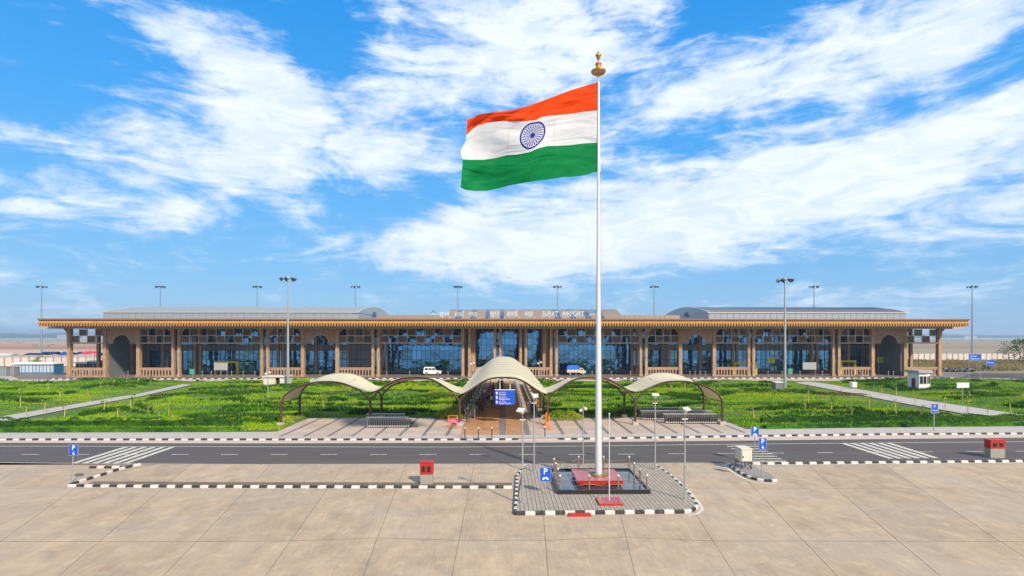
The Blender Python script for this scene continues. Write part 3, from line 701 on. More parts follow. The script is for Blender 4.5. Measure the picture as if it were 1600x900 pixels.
def hedge(label, x0, x1, off, depth, h, m, dens=130, yfun=None, name='hedge', ragged=.12):
    t = thing(name, label, 'hedge' if name == 'hedge' else 'shrub bed')
    L_ = x1-x0; n = int(L_*depth*dens*(h*2+.6))
    def c(n):
        x = rng.uniform(x0, x1, n); fy = (yfun or fronty)(x)+off
        hh = h*(1-ragged+2*ragged*vnoise(x/.8, x*0, 5))
        face = rng.random(n); y = np.where(face < .4, fy+rng.random(n)*.08, fy+rng.random(n)*depth); z = np.where(face < .4, rng.random(n)*hh, hh-rng.random(n)**2*.12)
        return np.stack([x, y, .12+z], 1)
    leaves(n, c, .12, m, 'foliage', t, 'stuff', asp=.7)
    mb = MB(); k = max(2, int(L_/2)); xs = np.linspace(x0, x1, k); fy = (yfun or fronty)(xs)+off
    vs = []
    for X, Y in zip(xs, fy): vs += [(X, Y+.06, .1), (X, Y+.06, .1+h*.86), (X, Y+depth-.06, .1+h*.86), (X, Y+depth-.06, .1)]
    mb.add(vs, [(i*4+a, (i+1)*4+a, (i+1)*4+a+1, i*4+a+1) for i in range(k-1) for a in range(3)]); mb.obj('inner_growth', m, t)
    return t
hedge('long low clipped green hedge along the pavement left of the paved terrace', -62, -24.6, .0, .7, .42, hedge_m)
hedge('long low clipped green hedge along the pavement right of the paved terrace', 25.2, 66, .0, .7, .42, hedge_m)
hedge('second darker ragged hedge row behind the clipped hedge at the left', -66, -25.5, 2.2, .7, .85, dark_l, ragged=.3)
hedge('second darker ragged hedge row behind the clipped hedge at the right', 26, 66, 2.2, .7, .85, dark_l, ragged=.3)
def bed(label, x, y, w, d, m, h=.55, n=900, name='shrub_bed', cat='shrub bed'):
    p = G(x, y, .2)
    def c(n):
        a = rng.random(n)*math.tau; r = np.sqrt(rng.random(n)); X = p.x+np.cos(a)*r*w; Y = p.y+np.sin(a)*r*d
        return np.stack([X, Y, .15+gh(X, Y)*.9+h*(1-r**2*.7)*(.4+.6*rng.random(n))*(.6+.5*vnoise(X/.6, Y/.6, 4))], 1)
    o = leaves(n, c, .16, m, name, None, 'stuff', up=.5)
    return tag(o, label, cat)
bed('reddish brown shrub bed beside the left diagonal path', 264, 619, 2.8, .9, brown_l, .45, 1000)
bed('reddish shrub patch in the lawn behind the left outer canopy', 526, 619, 2.6, .9, brown_l, .5, 700)
bed('dark reddish shrub patch in the lawn just left of the covered walk', 692, 622, 2.6, 1.4, brown_l, .9, 1100)
bed('reddish shrub patch in the lawn just right of the covered walk', 893, 621, 2.0, .8, brown_l, .5, 700)
bed('reddish brown shrub patch beside the right diagonal path', 1315, 617, 4.0, 1.6, brown_l, .5, 1200)
bed('yellow green leafy bush at the foot of the left walkway post', 706, 652, 1.9, 1.5, lime_l, 1.3, 2600, 'bush', 'bush')
bed('yellow green leafy bush behind the orange barriers at the right walkway post', 881, 654, 2.2, 1.6, lime_l, 1.2, 2600, 'bush', 'bush')
bed('lime and yellow flowering patch in the left lawn near the cream hut', 540, 608, 4.0, 1.4, lime_l, .4, 900, 'flower_bed', 'flower bed')
bed('pale flowering patch in the right lawn behind the outer canopy', 1190, 616, 5.5, 1.4, lime_l, .4, 900, 'flower_bed', 'flower bed')
bed('yellow green patch at the far right of the lawn beyond the guard hut', 1570, 617, 12, 5.5, lime_l, .22, 8000, 'flower_bed', 'flower bed')

# terrace and walkway tiles
def terrace():
    root = link('terrace', None, kind='structure')
    y0, y1 = 48.5, 59.4
    MB().prism([(p.x,p.y) for p in terr], .02, .14).obj('bedding', joint_m, root)
    def leftx(y): a, b = terr[0], terr[3]; return a.x+(b.x-a.x)*(y-a.y)/(b.y-a.y)
    def rightx(y): a, b = terr[1], terr[2]; return a.x+(b.x-a.x)*(y-a.y)/(b.y-a.y)
    def fy(x): a, b = terr[0], terr[1]; return a.y+(b.y-a.y)*(x-a.x)/(b.x-a.x)
    # bays 2.2 m wide split by dark strips that run towards the building
    x = TX0-1.5; bay = 1.80; gap = .30; k = 0; rows = 8
    while x < TX1+2:
        for r in range(rows):
            ya = y0+(y1-y0)*r/rows; yb = y0+(y1-y0)*(r+1)/rows
            for (xa, xb, m, nm) in ((x, x+bay, tile_t, 'tile'), (x+bay, x+bay+gap, tile_d, 'dark_tile')):
                if xa >= WX0-.005 and xb <= WX1+.005: continue
                xa2, xb2 = xa, xb
                if xa < WX0-.005 < xb: xb2 = WX0-.005
                elif xa < WX1+.005 < xb: xa2 = WX1+.005
                A = max(xa2, leftx(ya)); B = min(xb2, rightx(ya)); C_ = min(xb2, rightx(yb)); D_ = max(xa2, leftx(yb))
                if A >= B-.02 or D_ >= C_-.02: continue
                f = max(ya, fy((A+B)/2)); 
                if f >= yb: continue
                e = .012
                MB().prism([(A+e,f+e),(B-e,f+e),(C_-e,yb-e),(D_+e,yb-e)], .10, .155+random.uniform(0,.003)).obj(nm, m, root)
        x += bay+gap; k += 1
    return root
terrace()
def walkway():
    root = link('walkway', None, kind='structure')
    MB().box(WX0-.1, WX1+.1, 48.9, 107.6, .02, .135).obj('bedding', joint_m, root)
    cols = [(-3.9,-1.95,walk_b),(-1.95,-.35,walk_b),(-.35,.25,tile_d),(.25,2.0,walk_b),(2.0,2.5,tile_d),(2.5,3.9,tile_t)]
    n = 26; ys = [48.95+(107.5-48.95)*i/n for i in range(n+1)]
    for i in range(n):
        for (a, b, m) in cols:
            MB().box(a+.012, b-.012, ys[i]+.012, ys[i+1]-.012, .10, .155+random.uniform(0,.003)).obj('tile', m, root)
walkway()

# ------------------------------------------------------------------ tensile canopies
POSTX = [-22.1, -13.25, -4.35, 4.45, 13.3, 22.1]
YF, YB = 54.5, 59.5
ZN = 2.55
def rib(x0, x1, y, pk, val, end0=None, end1=None, n=24):
    """arched rib from the node on one post to the node on the next"""
    pts = []
    for i in range(n+1):
        s = i/n; x = x0+(x1-x0)*s
        base = ZN
        z = base+(pk-base)*(math.sin(math.pi*s)**.72 if 0 < s < 1 else 0)
        pts.append(Vector((x, y, z)))
    return pts
def sect(s, pk, val0, val1):                          # profile of the cloth across a bay
    if (s < .5 and val0 < 3) or (s > .5 and val1 < 3):
        a = min(s, 1-s); v = min(val0, val1); return v+(pk-v)*math.sin(math.pi*min(a*1.0,.5))**.55
    e = .5-.5*math.cos(math.pi*min(1, s*2)) if s < .5 else .5-.5*math.cos(math.pi*min(1, (1-s)*2))
    v = val0 if s < .5 else val1
    e = 1-(1-math.sin(math.pi*max(0, min(1, s)))**1.75)**1.6 if 0 < s < 1 else 0
    return v+(pk-v)*e
def canopy(label, x0, x1, pf, pb, v0, v1, yb=YB, seams=0, name='canopy'):
    t = thing(name, label, 'canopy', group='fabric canopies over the terrace')
    nx, ny = 28, 8 if not seams else 40
    mb = MB(); vs = []
    for j in range(ny+1):
        u = j/ny; y = YF-.15+(yb-YF+.3)*u; pk = pf+(pb-pf)*u; sag = 0 if seams else -.22*math.sin(math.pi*u)
        for i in range(nx+1):
            s = i/nx; z = sect(s, pk, v0, v1)+sag*(.3+.7*math.sin(math.pi*s))
            if seams: z += .20*abs(math.sin(math.pi*u*seams))**.6
            vs.append((x0+(x1-x0)*s, y, z))
    w = nx+1; up = [(j*w+i, j*w+i+1, (j+1)*w+i+1, (j+1)*w+i) for j in range(ny) for i in range(nx)]
    mb.add(vs, up, 0, True); mb.add([(a,b,c-.02) for a,b,c in vs], [f[::-1] for f in up], 0, True)
    mb.obj('fabric', fabric, t)
    ys = [(YF, pf), (yb, pb)]
    if seams: ys = [(YF+(yb-YF)*k/seams, pf+(pb-pf)*k/seams) for k in range(seams+1)]
    for (y, pk) in ys:                                # ribs under the cloth
        P = []
        for i in range(25):
            s = i/24; zc = sect(s, pk, v0, v1)-.10; a = min(s, 1-s)
            outer = (s < .5 and v0 < 3) or (s > .5 and v1 < 3)
            zr = ZN+(sect(.25, pk, v0, v1)-.10-ZN)*math.sin(min(1, a/.25)*math.pi/2)
            P.append((x0+(x1-x0)*s, y, zc if a > .25 or outer else min(zc+.0, zr) if zr < zc else zc-.02))
        MB().tube(P, .09, 8).obj('rib', brown_tube, t)
    if seams:
        for (y, pk) in ys[1:-1]: MB().tube([(x0+(x1-x0)*i/24, y, sect(i/24, pk, v0, v1)+.05) for i in range(25)], .09, 6).obj('seam', mat('seam_grey', (.30,.26,.20)), t)
    if not seams:
        for s in (.0, .28, .72, 1.0):                     # purlins between the ribs
            z0_ = sect(s, pf, v0, v1)-.12; z1_ = sect(s, pb, v0, v1)-.12
            MB().tube([(x0+(x1-x0)*s, YF, z0_), (x0+(x1-x0)*s, (YF+yb)/2, (z0_+z1_)/2-.12), (x0+(x1-x0)*s, yb, z1_)], .05, 6).obj('purlin', brown_tube, t)
    return t
canopy('white fabric canopy at the far left end, rising to its back edge', POSTX[0], POSTX[1], 4.6, 5.05, 2.6, 3.5)
canopy('white fabric canopy between the left end bay and the central vault', POSTX[1], POSTX[2], 5.0, 4.5, 3.5, 3.4)
canopy('white fabric canopy between the central vault and the right end bay', POSTX[3], POSTX[4], 5.0, 4.5, 3.4, 3.5)
canopy('white fabric canopy at the far right end, rising to its back edge', POSTX[4], POSTX[5], 4.6, 5.05, 3.5, 2.6)
cv = canopy('long ribbed cream vault covering the central walkway to the terminal', POSTX[2], POSTX[3], 5.0, 5.25, 3.3, 3.3, yb=99, seams=9, name='vault_canopy')
conc_b = mat('post_footing', (.45,.39,.32), (.38,.33,.28), 4, .9)
def post(label, x, y, top=ZN, group='brown steel canopy posts'):
    t = thing('canopy_post', label, 'post', (x, y, .15), group=group)
    MB().tube([(0,0,.2), (0,0,top-.15)], .13, 10).obj('shaft', brown_tube, t)
    MB().box(-.28, .28, -.28, .28, 0, .32).obj('footing', conc_b, t)
    mb = MB(); mb.lathe((0,0,1.0), [(.13,-.08),(.18,-.04),(.18,.04),(.13,.08)], 10); mb.obj('collar', brown_tube, t)
nm = ['leftmost', 'second from left', 'third from left, beside the walkway', 'third from right, beside the walkway', 'second from right', 'rightmost']
for i, x in enumerate(POSTX):
    post('brown steel canopy post in the front row, '+nm[i], x, YF)
    post('brown steel canopy post in the back row, '+nm[i], x, YB)
for k in range(2, 10):
    y = YF+(99-YF)*k/9
    for j, x in enumerate((POSTX[2], POSTX[3])):
        post(f'brown post carrying the long vault on its {"left" if j == 0 else "right"} side, {ORD[k-1]} from the front', x, y)

# ------------------------------------------------------------------ the terminal
DC = 121.5                                            # column plane
DG = 134.0                                            # glass plane
ZC = 10.9
T = thing('terminal_building', 'long brown stone airport terminal with golden scalloped eave and arches', 'building')
COLPX = [(104,109.5,1),(160,166,1),(212.5,218,1),(267,271.5,0),(276,281,0),(406,410.5,0),(415,420,0),(470,475,1),(524,529,1),(580,584.5,0),(588.5,593,0),
 (721,725.5,0),(731,735.5,0),(771,775.4,0),(779.5,784,0),(811.4,816,0),(819.6,824,0),(859,863.4,0),(867.4,872,0),(999.5,1004,0),(1008,1012.5,0),
 (1061,1066,1),(1113.5,1119,1),(1168.5,1173,0),(1176,1180.5,0),(1301,1305.5,0),(1309.5,1314.5,0),(1362,1367,1),(1412.5,1418,1),(1466.5,1472,1)]
CX = [(FX(a,DC), FX(b,DC)) for a, b, _ in COLPX]
def column_mesh(w, d):
    mb = MB(); h = ZC
    mb.box(-w/2-.10, w/2+.10, -d/2-.10, d/2+.10, .1, .55)
    mb.box(-w/2-.05, w/2+.05, -d/2-.05, d/2+.05, .55, .75)
    n = 9
    for i in range(n):                               # stone courses
        z0 = .75+(h-.75)*i/n; z1 = .75+(h-.75)*(i+1)/n
        mb.box(-w/2, w/2, -d/2, d/2, z0+.02, z1-.02); mb.box(-w/2+.02, w/2-.02, -d/2+.02, d/2-.02, z0-.02, z0+.02)
    return mb.mesh('column', stone)
cm1 = column_mesh(.72, .9); cm2 = column_mesh(.58, .7)
def bracket_mesh(sgn):
    mb = MB()
    for k, (x, z, r) in enumerate(((.55,10.2,.18),(.75,10.5,.16),(.5,9.7,.14),(1.0,10.65,.14),(.42,9.2,.1))):
        mb.lathe((0,0,0), [(0,0)], 4) if False else None
        mb.xz([(sgn*(x+r*math.cos(a)), z+r*math.sin(a)) for a in [math.tau*q/8 for q in range(8)]], -.16-.02*k, .16+.02*k)
    mb.xz([(sgn*.34,8.9),(sgn*.52,9.3),(sgn*.6,10.0),(sgn*1.15,10.6),(sgn*1.2,10.86),(sgn*.34,10.86)], -.12, .12)
    return mb.mesh('bracket', stone)
bkm = {1: bracket_mesh(1), -1: bracket_mesh(-1)}
colobjs = []
for (a, b), (_, _, big) in zip(CX, COLPX):
    c = (a+b)/2; o = link('column', cm1 if big else cm2, T, loc=(c, DC+.45, 0)); colobjs.append(o)
    o2 = link('column', cm2, T, loc=(c+0, DC+9, 0))
def br(i, s): link('bracket', bkm[s], colobjs[i], loc=(0, -.1, 0))
for i, s in ((0,-1),(1,-1),(3,-1),(4,1),(5,-1),(6,1),(7,-1),(8,1),(9,-1),(10,1),(19,-1),(20,1),(21,-1),(22,1),(23,-1),(24,1),(25,-1),(26,1),(28,1),(29,1)): br(i, s)
# lattice of louvre panels and open squares above each bay
ZL0, ZL1, ZL2 = FZ(535,DC), FZ(524.7,DC), FZ(514.2,DC)
def louvre_mesh(w, h):
    mb = MB(); f = .07
    for (a,b,c,d) in ((0,w,0,f),(0,w,h-f,h),(0,f,f,h-f),(w-f,w,f,h-f)): mb.box(a,b,-.06,.06,c,d)
    k = 7
    for i in range(k):
        z = f+(h-2*f)*(i+.5)/k
        mb.add([(f,-.05,z-.09),(w-f,-.05,z-.09),(w-f,.05,z+.085),(f,.05,z+.085)], [(0,1,2,3),(3,2,1,0)])
    return mb.mesh('louvre_panel', louv)
def lattice(xa, xb, n, start=0, y=DC+.35):
    w = (xb-xa)/n; m = louvre_mesh(w-.04, ZL1-ZL0-.06)
    for r in range(2):
        for i in range(n):
            if (i+r+start) % 2 == 0: link('louvre_panel', m, T, loc=(xa+w*i+.02, y, (ZL0 if r == 0 else ZL1)+.03))
    mb = MB()
    for i in range(n+1): mb.box(xa+w*i-.035, xa+w*i+.035, y-.075, y+.075, ZL0, ZL2-.04)
    mb.box(xa, xb, y-.085, y+.085, ZL1-.04, ZL1+.04)
    mb.obj('lattice_frame', alum, T)
    MB().box(xa, xb, y-.15, y+.18, FZ(537,DC), ZL0-.002).obj('lattice_sill', beam_m, T)
def balustrade(xa, xb, y=DC+.3):
    z1 = FZ(574,DC); mb = MB()
    mb.box(xa, xb, y-.14, y+.14, z1-.22, z1); mb.box(xa, xb, y-.12, y+.12, .12, .32)
    n = max(3, round((xb-xa)/.66)); w = (xb-xa)/n; za = z1-.22
    for i in range(n):
        x = xa+w*i; o_ = w*.30; cz = za-.50
        mb.box(x, x+w/2-o_, y-.10, y+.10, .32, cz); mb.box(x+w/2+o_, x+w, y-.10, y+.10, .32, cz)
        P = [(x, za), (x, cz)]+[(x+w/2-o_*math.cos(a), cz+o_*math.sin(a)) for a in [math.pi*q/6 for q in range(7)]]+[(x+w, cz), (x+w, za)]
        # spandrel above the little arch, as quads
        arc = P[2:9]
        for q in range(6):
            a0, a1 = arc[q], arc[q+1]
            mb.xz([(a0[0],a0[1]), (a1[0],a1[1]), (a1[0],za), (a0[0],za)], y-.10, y+.10)
        mb.box(x, x+w/2-o_, y-.10, y+.10, cz, za); mb.box(x+w/2+o_, x+w, y-.10, y+.10, cz, za)
    mb.obj('balustrade', stone2, T)
def arch(xa, xb, y=DC+.3):
    zb = FZ(537,DC); r = 1.95; c = (xa+xb)/2; zt = ZL2; n = 14
    mb = MB(); y0, y1 = y-.18, y+.18
    k = 4
    for (p, q) in ((xa, c-r), (c+r, xb)):
        w = (q-p)/k
        for i in range(k): mb.box(p+w*i+.012, p+w*(i+1)-.012, y0, y1, zb, zt)
        mb.box(p+.005, q-.005, y0+.03, y1-.03, zb+.01, zt-.01)
    for i in range(n):
        a0, a1 = math.pi*i/n, math.pi*(i+1)/n
        p0 = (c-r*math.cos(a0), zb+r*math.sin(a0)); p1 = (c-r*math.cos(a1), zb+r*math.sin(a1))
        mb.xz([p0, p1, (p1[0], zt), (p0[0], zt)], y0, y1)
    mb.obj('arch_panel', stone2, T)
    mb = MB()
    for i in range(n):
        a0, a1 = math.pi*i/n, math.pi*(i+1)/n
        P = [(c-r*math.cos(a0), zb+r*math.sin(a0)), (c-r*math.cos(a1), zb+r*math.sin(a1)), (c-(r+.22)*math.cos(a1), zb+(r+.22)*math.sin(a1)), (c-(r+.22)*math.cos(a0), zb+(r+.22)*math.sin(a0))]
        mb.xz(P, y0-.08, y0-.001)
    mb.obj('arch_trim', beam_m, T)
gapx = lambda i: (CX[i][1], CX[i+1][0])
for i, n, st, bal in ((0,4,0,1),(2,4,1,1),(4,9,0,0),(6,4,1,1),(8,4,0,1),(10,9,0,0),(18,9,0,0),(20,4,1,1),(22,4,0,1),(24,9,1,0),(26,4,1,1),(28,4,0,1)):
    a, b = gapx(i); lattice(a, b, n, st)
    if bal: balustrade(a, b)
for i in (1, 7, 21, 27): arch(*gapx(i))
balustrade(*gapx(12)); balustrade(*gapx(16))
# eave
DE = 116.0
EX0, EX1 = FX(58.5,DE), FX(1515.5,DE)
ZE1 = FZ(498.3,DE); ZE0 = FZ(510.2,DE); ZEM = FZ(504.3,DE)
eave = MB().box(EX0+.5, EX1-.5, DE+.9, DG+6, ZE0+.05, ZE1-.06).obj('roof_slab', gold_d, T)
MB().box(EX0-.02, EX1+.02, DE-.06, DE+1.6, ZE1-.26, ZE1+.04).obj('eave_cap', gold_d, eave)
mb = MB(); n = 340; w = (EX1-EX0)/n                     # ribbed tiles leaning out
for i in range(n):
    x = EX0+w*i
    mb.add([(x+.03,DE+.75,ZE1-.1),(x+w-.03,DE+.75,ZE1-.1),(x+w-.03,DE+.02,ZEM),(x+.03,DE+.02,ZEM),(x+w/2,DE+.6,ZE1-.1),(x+w/2,DE-.10,ZEM)], [(0,3,5,4),(4,5,2,1)], 0)
mb.box(EX0, EX1, DE+.30, DE+.88, ZEM, ZE1-.11)
mb.obj('eave_tiles', gold, eave, 'stuff')
mb = MB()
for i in range(n):                                   # hanging scallops
    x = EX0+w*(i+.5); r = w*.27
    P = [(x-w*.49, ZEM), (x-w*.49, ZEM-.10), (x-r, ZEM-.20)]+[(x-r*math.cos(a)*1.0, ZE0+.30-.30*math.sin(a)) for a in [math.pi*q/6 for q in range(7)]]+[(x+r, ZEM-.20), (x+w*.49, ZEM-.10), (x+w*.49, ZEM)]
    mb.xz(P, DE-.02, DE+.10)
mb.obj('scallop', mat('scallop_stone', (.44,.235,.075), (.33,.165,.05), 2.2, .7), eave, 'stuff')
MB().box(EX0+.2, EX1-.2, DE+.45, DE+.9, ZE0+.1, ZEM).obj('eave_shadow_board', mat('painted_gap_shade', (.05,.024,.012)), eave)  # deep brown colour paints in the shade seen between the scallops
for s, x in ((1, EX0), (-1, EX1)):                   # eave returns at the two ends
    xx = sorted((x, x+s*.5)); MB().box(xx[0], xx[1], DE+.9, DG+6, ZE0+.3, ZE1-.1).obj('eave_return', gold, eave)
MB().box(FX(65,DC-1.2), FX(1505,DC-1.2), DC-1.4, DC-.6, FZ(513.8,DC-1), ZE0+.05).obj('cornice', beam_m, T)
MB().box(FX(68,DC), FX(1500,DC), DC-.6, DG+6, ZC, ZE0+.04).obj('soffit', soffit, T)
# curtain wall: panes, spandrels, grey cladding at the ends, mullions
WALLX0, WALLX1 = FX(166,DC+1), FX(1412,DC+1)
pw = 2.25; n = int((WALLX1-WALLX0)/pw); pw = (WALLX1-WALLX0)/n
rows = [(.12, .7, 'plinth'), (.7, 3.4, 'g'), (3.4, 5.6, 'g'), (5.6, 7.0, 's'), (7.0, 8.6, 'g'), (8.6, ZC, 'g')]
pm = {}
def pane_mesh(h, m, key):
    if key not in pm: pm[key] = MB().box(-pw/2+.03, pw/2-.03, 0, .05, -h/2+.03, h/2-.03).mesh('window_pane', m)
    return pm[key]
CB = (FX(744,DG), FX(850,DG))
for i in range(n):
    xc = WALLX0+pw*(i+.5); px = 786+xc/DG*FPX
    grey = px < 236 or px > 1345 or 545 < px < 580 or 1030 < px < 1042
    centre = 742 < px < 852
    for (z0, z1, k) in rows:
        h = z1-z0
        if grey: o = link('cladding_panel', pane_mesh(h, clad, ('c', h)), T, loc=(xc, DG, (z0+z1)/2))
        elif k == 's' and not centre and not (596 < px < 735 or 858 < px < 990): o = link('spandrel_panel', pane_mesh(h, spand, ('s', h)), T, loc=(xc, DG, (z0+z1)/2))
        elif k == 'plinth': o = link('plinth_panel', pane_mesh(h, clad, ('p', h)), T, loc=(xc, DG, (z0+z1)/2))
        else:
            o = link('window_pane', pane_mesh(h, glass, ('g', h)), T, loc=(xc, DG, (z0+z1)/2))
            o.rotation_euler = (R(random.gauss(-1.2,.55)), 0, R(random.gauss(0,.6)))
mb = MB()
for i in range(2*n+1): mb.box(WALLX0+pw*i/2-.035, WALLX0+pw*i/2+.035, DG-.10, DG+.06, .12, ZC)
for z in (.7,3.4,5.6,7.0,8.6): mb.box(WALLX0, WALLX1, DG-.085, DG+.05, z-.03, z+.03)
mb.obj('mullions', lampdark, T, 'stuff')
MB().box(WALLX0, WALLX1, DG+.2, DG+34, .1, ZC).obj('hall', clad, T)
for x in (FX(741,DG-6), FX(849,DG-6)):               # stone reveals of the entrance
    MB().box(x-.5, x+.5, DC+1.5, DG-.12, .12, ZC).obj('entrance_reveal', stone2, T)
for px_ in (166, 1412): 
    x = FX(px_, DC+1); MB().box(x-.25, x+.25, DC+1.6, DG+.1, .12, ZC).obj('end_wall', clad, T)
# barrel roofed halls
def barrel(x0, x1, label):
    y0, y1 = 130.0, 167.5; ze = FZ(488.7, y0); zt = 16.75; rt = MB(); n = 20
    prof = [(y0+(y1-y0)*i/n, ze+(zt-ze)*math.sin(math.pi*i/n)**.85) for i in range(n+1)]
    dark = x0 > 0
    hall = MB().box(x0, x1, y0, y1, 12.0, ze).obj('barrel_hall', roof_w, T, None)
    mb = MB(); k = 40
    xs = [x0+(x1-x0)*i/k for i in range(k+1)]
    ov = .35
    for i in range(k):
        for j in range(n):
            a, b = prof[j], prof[j+1]; q = .05
            mb.add([(xs[i]+q,a[0],a[1]+.1),(xs[i+1]-q,a[0],a[1]+.1),(xs[i+1]-q,b[0],b[1]+.1),(xs[i]+q,b[0],b[1]+.1)], [(0,1,2,3)], 0, True)
            mb.add([(xs[i+1]-q,a[0],a[1]+.1),(xs[i+1],a[0],a[1]+.2),(xs[i+1],b[0],b[1]+.2),(xs[i+1]-q,b[0],b[1]+.1)], [(0,1,2,3)])
            if i < k-1: mb.add([(xs[i+1],a[0],a[1]+.2),(xs[i+1]+q,a[0],a[1]+.1),(xs[i+1]+q,b[0],b[1]+.1),(xs[i+1],b[0],b[1]+.2)], [(0,1,2,3)])
    mb.obj('barrel_roof', roof_d if dark else roof_l, hall)
    P = [(y, z) for y, z in prof]+[(y1, ze-.01), (y0, ze-.01)]
    for x in (x0, x1):
        mb = MB(); m = len(P)
        s = .12 if x == x1 else -.12
        vs = [(x, a, b) for a, b in P]+[(x+s, a, b) for a, b in P]
        mb.add(vs, [tuple(range(m)), tuple(range(m,2*m))[::-1]]+[(i,(i+1)%m,m+(i+1)%m,m+i) for i in range(m)])
        mb.obj('gable', roof_e, hall)
        MB().tube([(x, a, b+.15) for a, b in prof], .16, 6).obj('roof_edge', alum, hall)
    mb = MB(); w = 1.5; k = int((x1-x0)/w)               # upright wall sheets
    for i in range(k): mb.box(x0+w*i+.04, x0+w*(i+1)-.04, y0-.10, y0-.002, 12.0, ze-.05)
    mb.obj('wall_sheets', roof_w, hall, 'stuff')
    mb = MB(); mb.box(x0-.2, x1+.2, y0-.3, y0+.1, ze-.04, ze+.16); mb.obj('gutter', alum, hall)
    xe = x0 if x0 > 0 else x1; sg = -1 if x0 > 0 else 1
    a_, b_ = sorted((xe+sg*.13, xe+sg*.2)); MB().box(a_, b_, 144, 147.2, 14.3, 15.5).obj('vent', lampdark, hall)
barrel(FX(161.5,130), FX(560,130), 'l'); barrel(FX(1107,130), FX(1416,130), 'r')
# low middle roof and ridge block with skylights
low = MB().box(FX(590,127), FX(1062,127), 127, 150, 12.0, FZ(492.3,127)).obj('middle_roof', tanroof, T)
mb = MB()
for i in range(60):
    x = FX(590,127)+ (FX(1062,127)-FX(590,127))*i/60; mb.box(x, x+.12, 126.93, 126.998, 12.0, FZ(492.3,127)-.01)
mb.obj('standing_seams', tanroof, low, 'stuff')
YR0, YR1 = 124.2, 136.0; ZR0, ZR1 = 12.75, FZ(483.5, 136)
RX0, RX1 = FX(698,YR0), FX(975,YR0)
up_ = MB(); nseg = 8
pr = [(YR0+(YR1-YR0)*i/nseg, ZR0+(ZR1-ZR0)*math.sin(math.pi/2*i/nseg)) for i in range(nseg+1)]
def strip(x0, x1, lift=0, mb=None, mi=0):
    for a, b in zip(pr, pr[1:]): mb.add([(x0,a[0],a[1]+lift),(x1,a[0],a[1]+lift),(x1,b[0],b[1]+lift),(x0,b[0],b[1]+lift)], [(0,1,2,3)], mi)
strip(RX0, RX1, 0, up_)
for x, f in ((RX0, 1), (RX1, 0)):
    vs = [(x, a, b) for a, b in pr]+[(x, YR1, 12.0), (x, YR0, 12.0)]; up_.add(vs, [tuple(range(len(vs)))]); up_.add(vs, [tuple(range(len(vs)))[::-1]])
up_.box(RX0, RX1, YR1-.05, YR1+10, 12, ZR1)
ub = up_.obj('ridge_roof', tanroof, T)
mb = MB(); k = 90
for i in range(k+1):
    x = RX0+(RX1-RX0)*i/k
    strip(x-.05, x+.05, .07, mb)
mb.obj('standing_seams', tanroof, ub, 'stuff')
for (a, b) in ((711,720),(735,742.5),(758.5,765),(781.5,788),(869,877.5),(893,901),(917,925),(935,946)):
    m_ = MB(); strip(FX(a,YR0), FX(b,YR0), .10, m_); m_.obj('skylight', skylt, ub)
# roof lettering
SG = thing('roof_sign', 'white airport name letters in Gujarati, Hindi and English on the terminal roof', 'sign')
letter = mat('letter_white', (.56,.62,.68), rough=.35)
YS = 122.3
def roofword(s, xa, xb, yc, hpx, font=True):
    x0, x1 = FX(xa,YS), FX(xb,YS); z = FZ(yc, YS); h = hpx/FPX*YS
    o = text(s, h*1.35, ((x0+x1)/2, YS, z), letter, SG, 'lettering', .05)
    w = o.dimensions.x if o.dimensions.x > 0 else 1
    bb = [v.co.x for v in o.data.vertices]
    if bb:
        w = max(bb)-min(bb); o.scale = ((x1-x0)/w, 1, 1)
    MB().box(x0, x1, YS+.06, YS+.12, z-h*.62, z-h*.56).obj('rail', alum, SG)
roofword('SURAT', 847.5, 872, 490.3, 7.4); roofword('AIRPORT', 878, 912.5, 490.3, 7.4)
roofword('सूरत', 765, 781, 490.3, 7.4); roofword('हवाई', 792, 809, 490.3, 7.4); roofword('अड्डा', 819, 833, 490.3, 7.4)
roofword('સુરત', 686, 702, 490.5, 7.2); roofword('હવાઈ', 710, 725, 490.5, 7.2); roofword('મથક', 732, 745, 490.5, 7.2)
def logo(xc, yc):
    c = F(xc, yc, YS); mb = MB()
    mb.xz([(c.x-.85,c.z-.3),(c.x,c.z+1.0),(c.x+.85,c.z-.3),(c.x+.45,c.z-.25),(c.x,c.z+.35),(c.x-.45,c.z-.25)], YS, YS+.1)
    mb.obj('emblem', mat('emblem_blue', (.08,.25,.50)), SG)
    mb = MB(); mb.tube([(c.x-.95,YS,c.z-.45),(c.x-.3,YS,c.z-.15),(c.x+.3,YS,c.z-.15),(c.x+.95,YS,c.z-.45)], .07, 6); mb.obj('emblem_ring', letter, SG)
logo(677, 489.3); logo(926, 490)
mb = MB()
for px_ in list(range(680, 935, 12)): 
    x = FX(px_, YS); mb.box(x-.04, x+.04, YS+.06, YS+.14, 12.75, FZ(494,YS))
mb.obj('support_frame', alum, SG)
# forecourt
sheet('forecourt', [(FX(30,115),115.4),(FX(1500,115),115.4),(FX(1500,DG)+4,DG+.3),(FX(30,DG)-4,DG+.3)], floor_f, z=.11, th=.1)
sheet('pavement', [(-135,107.6),(108,107.6),(108,115.2),(-135,115.2)], pinkpave, z=.06, th=.1)
kerb([(FX(80,115.2),115.3),(FX(1490,115.2),115.3)], .75, 0, z=.02, hs=1.5, ws=1.4, stuff=True)
for (a, b, y) in ((0, 80, 0), ):
    sheet('service_yard', [(-170,115.2),(FX(30,115)-.2,115.2),(FX(20,150),150),(-220,150)], pave_g, z=.05, th=.1)

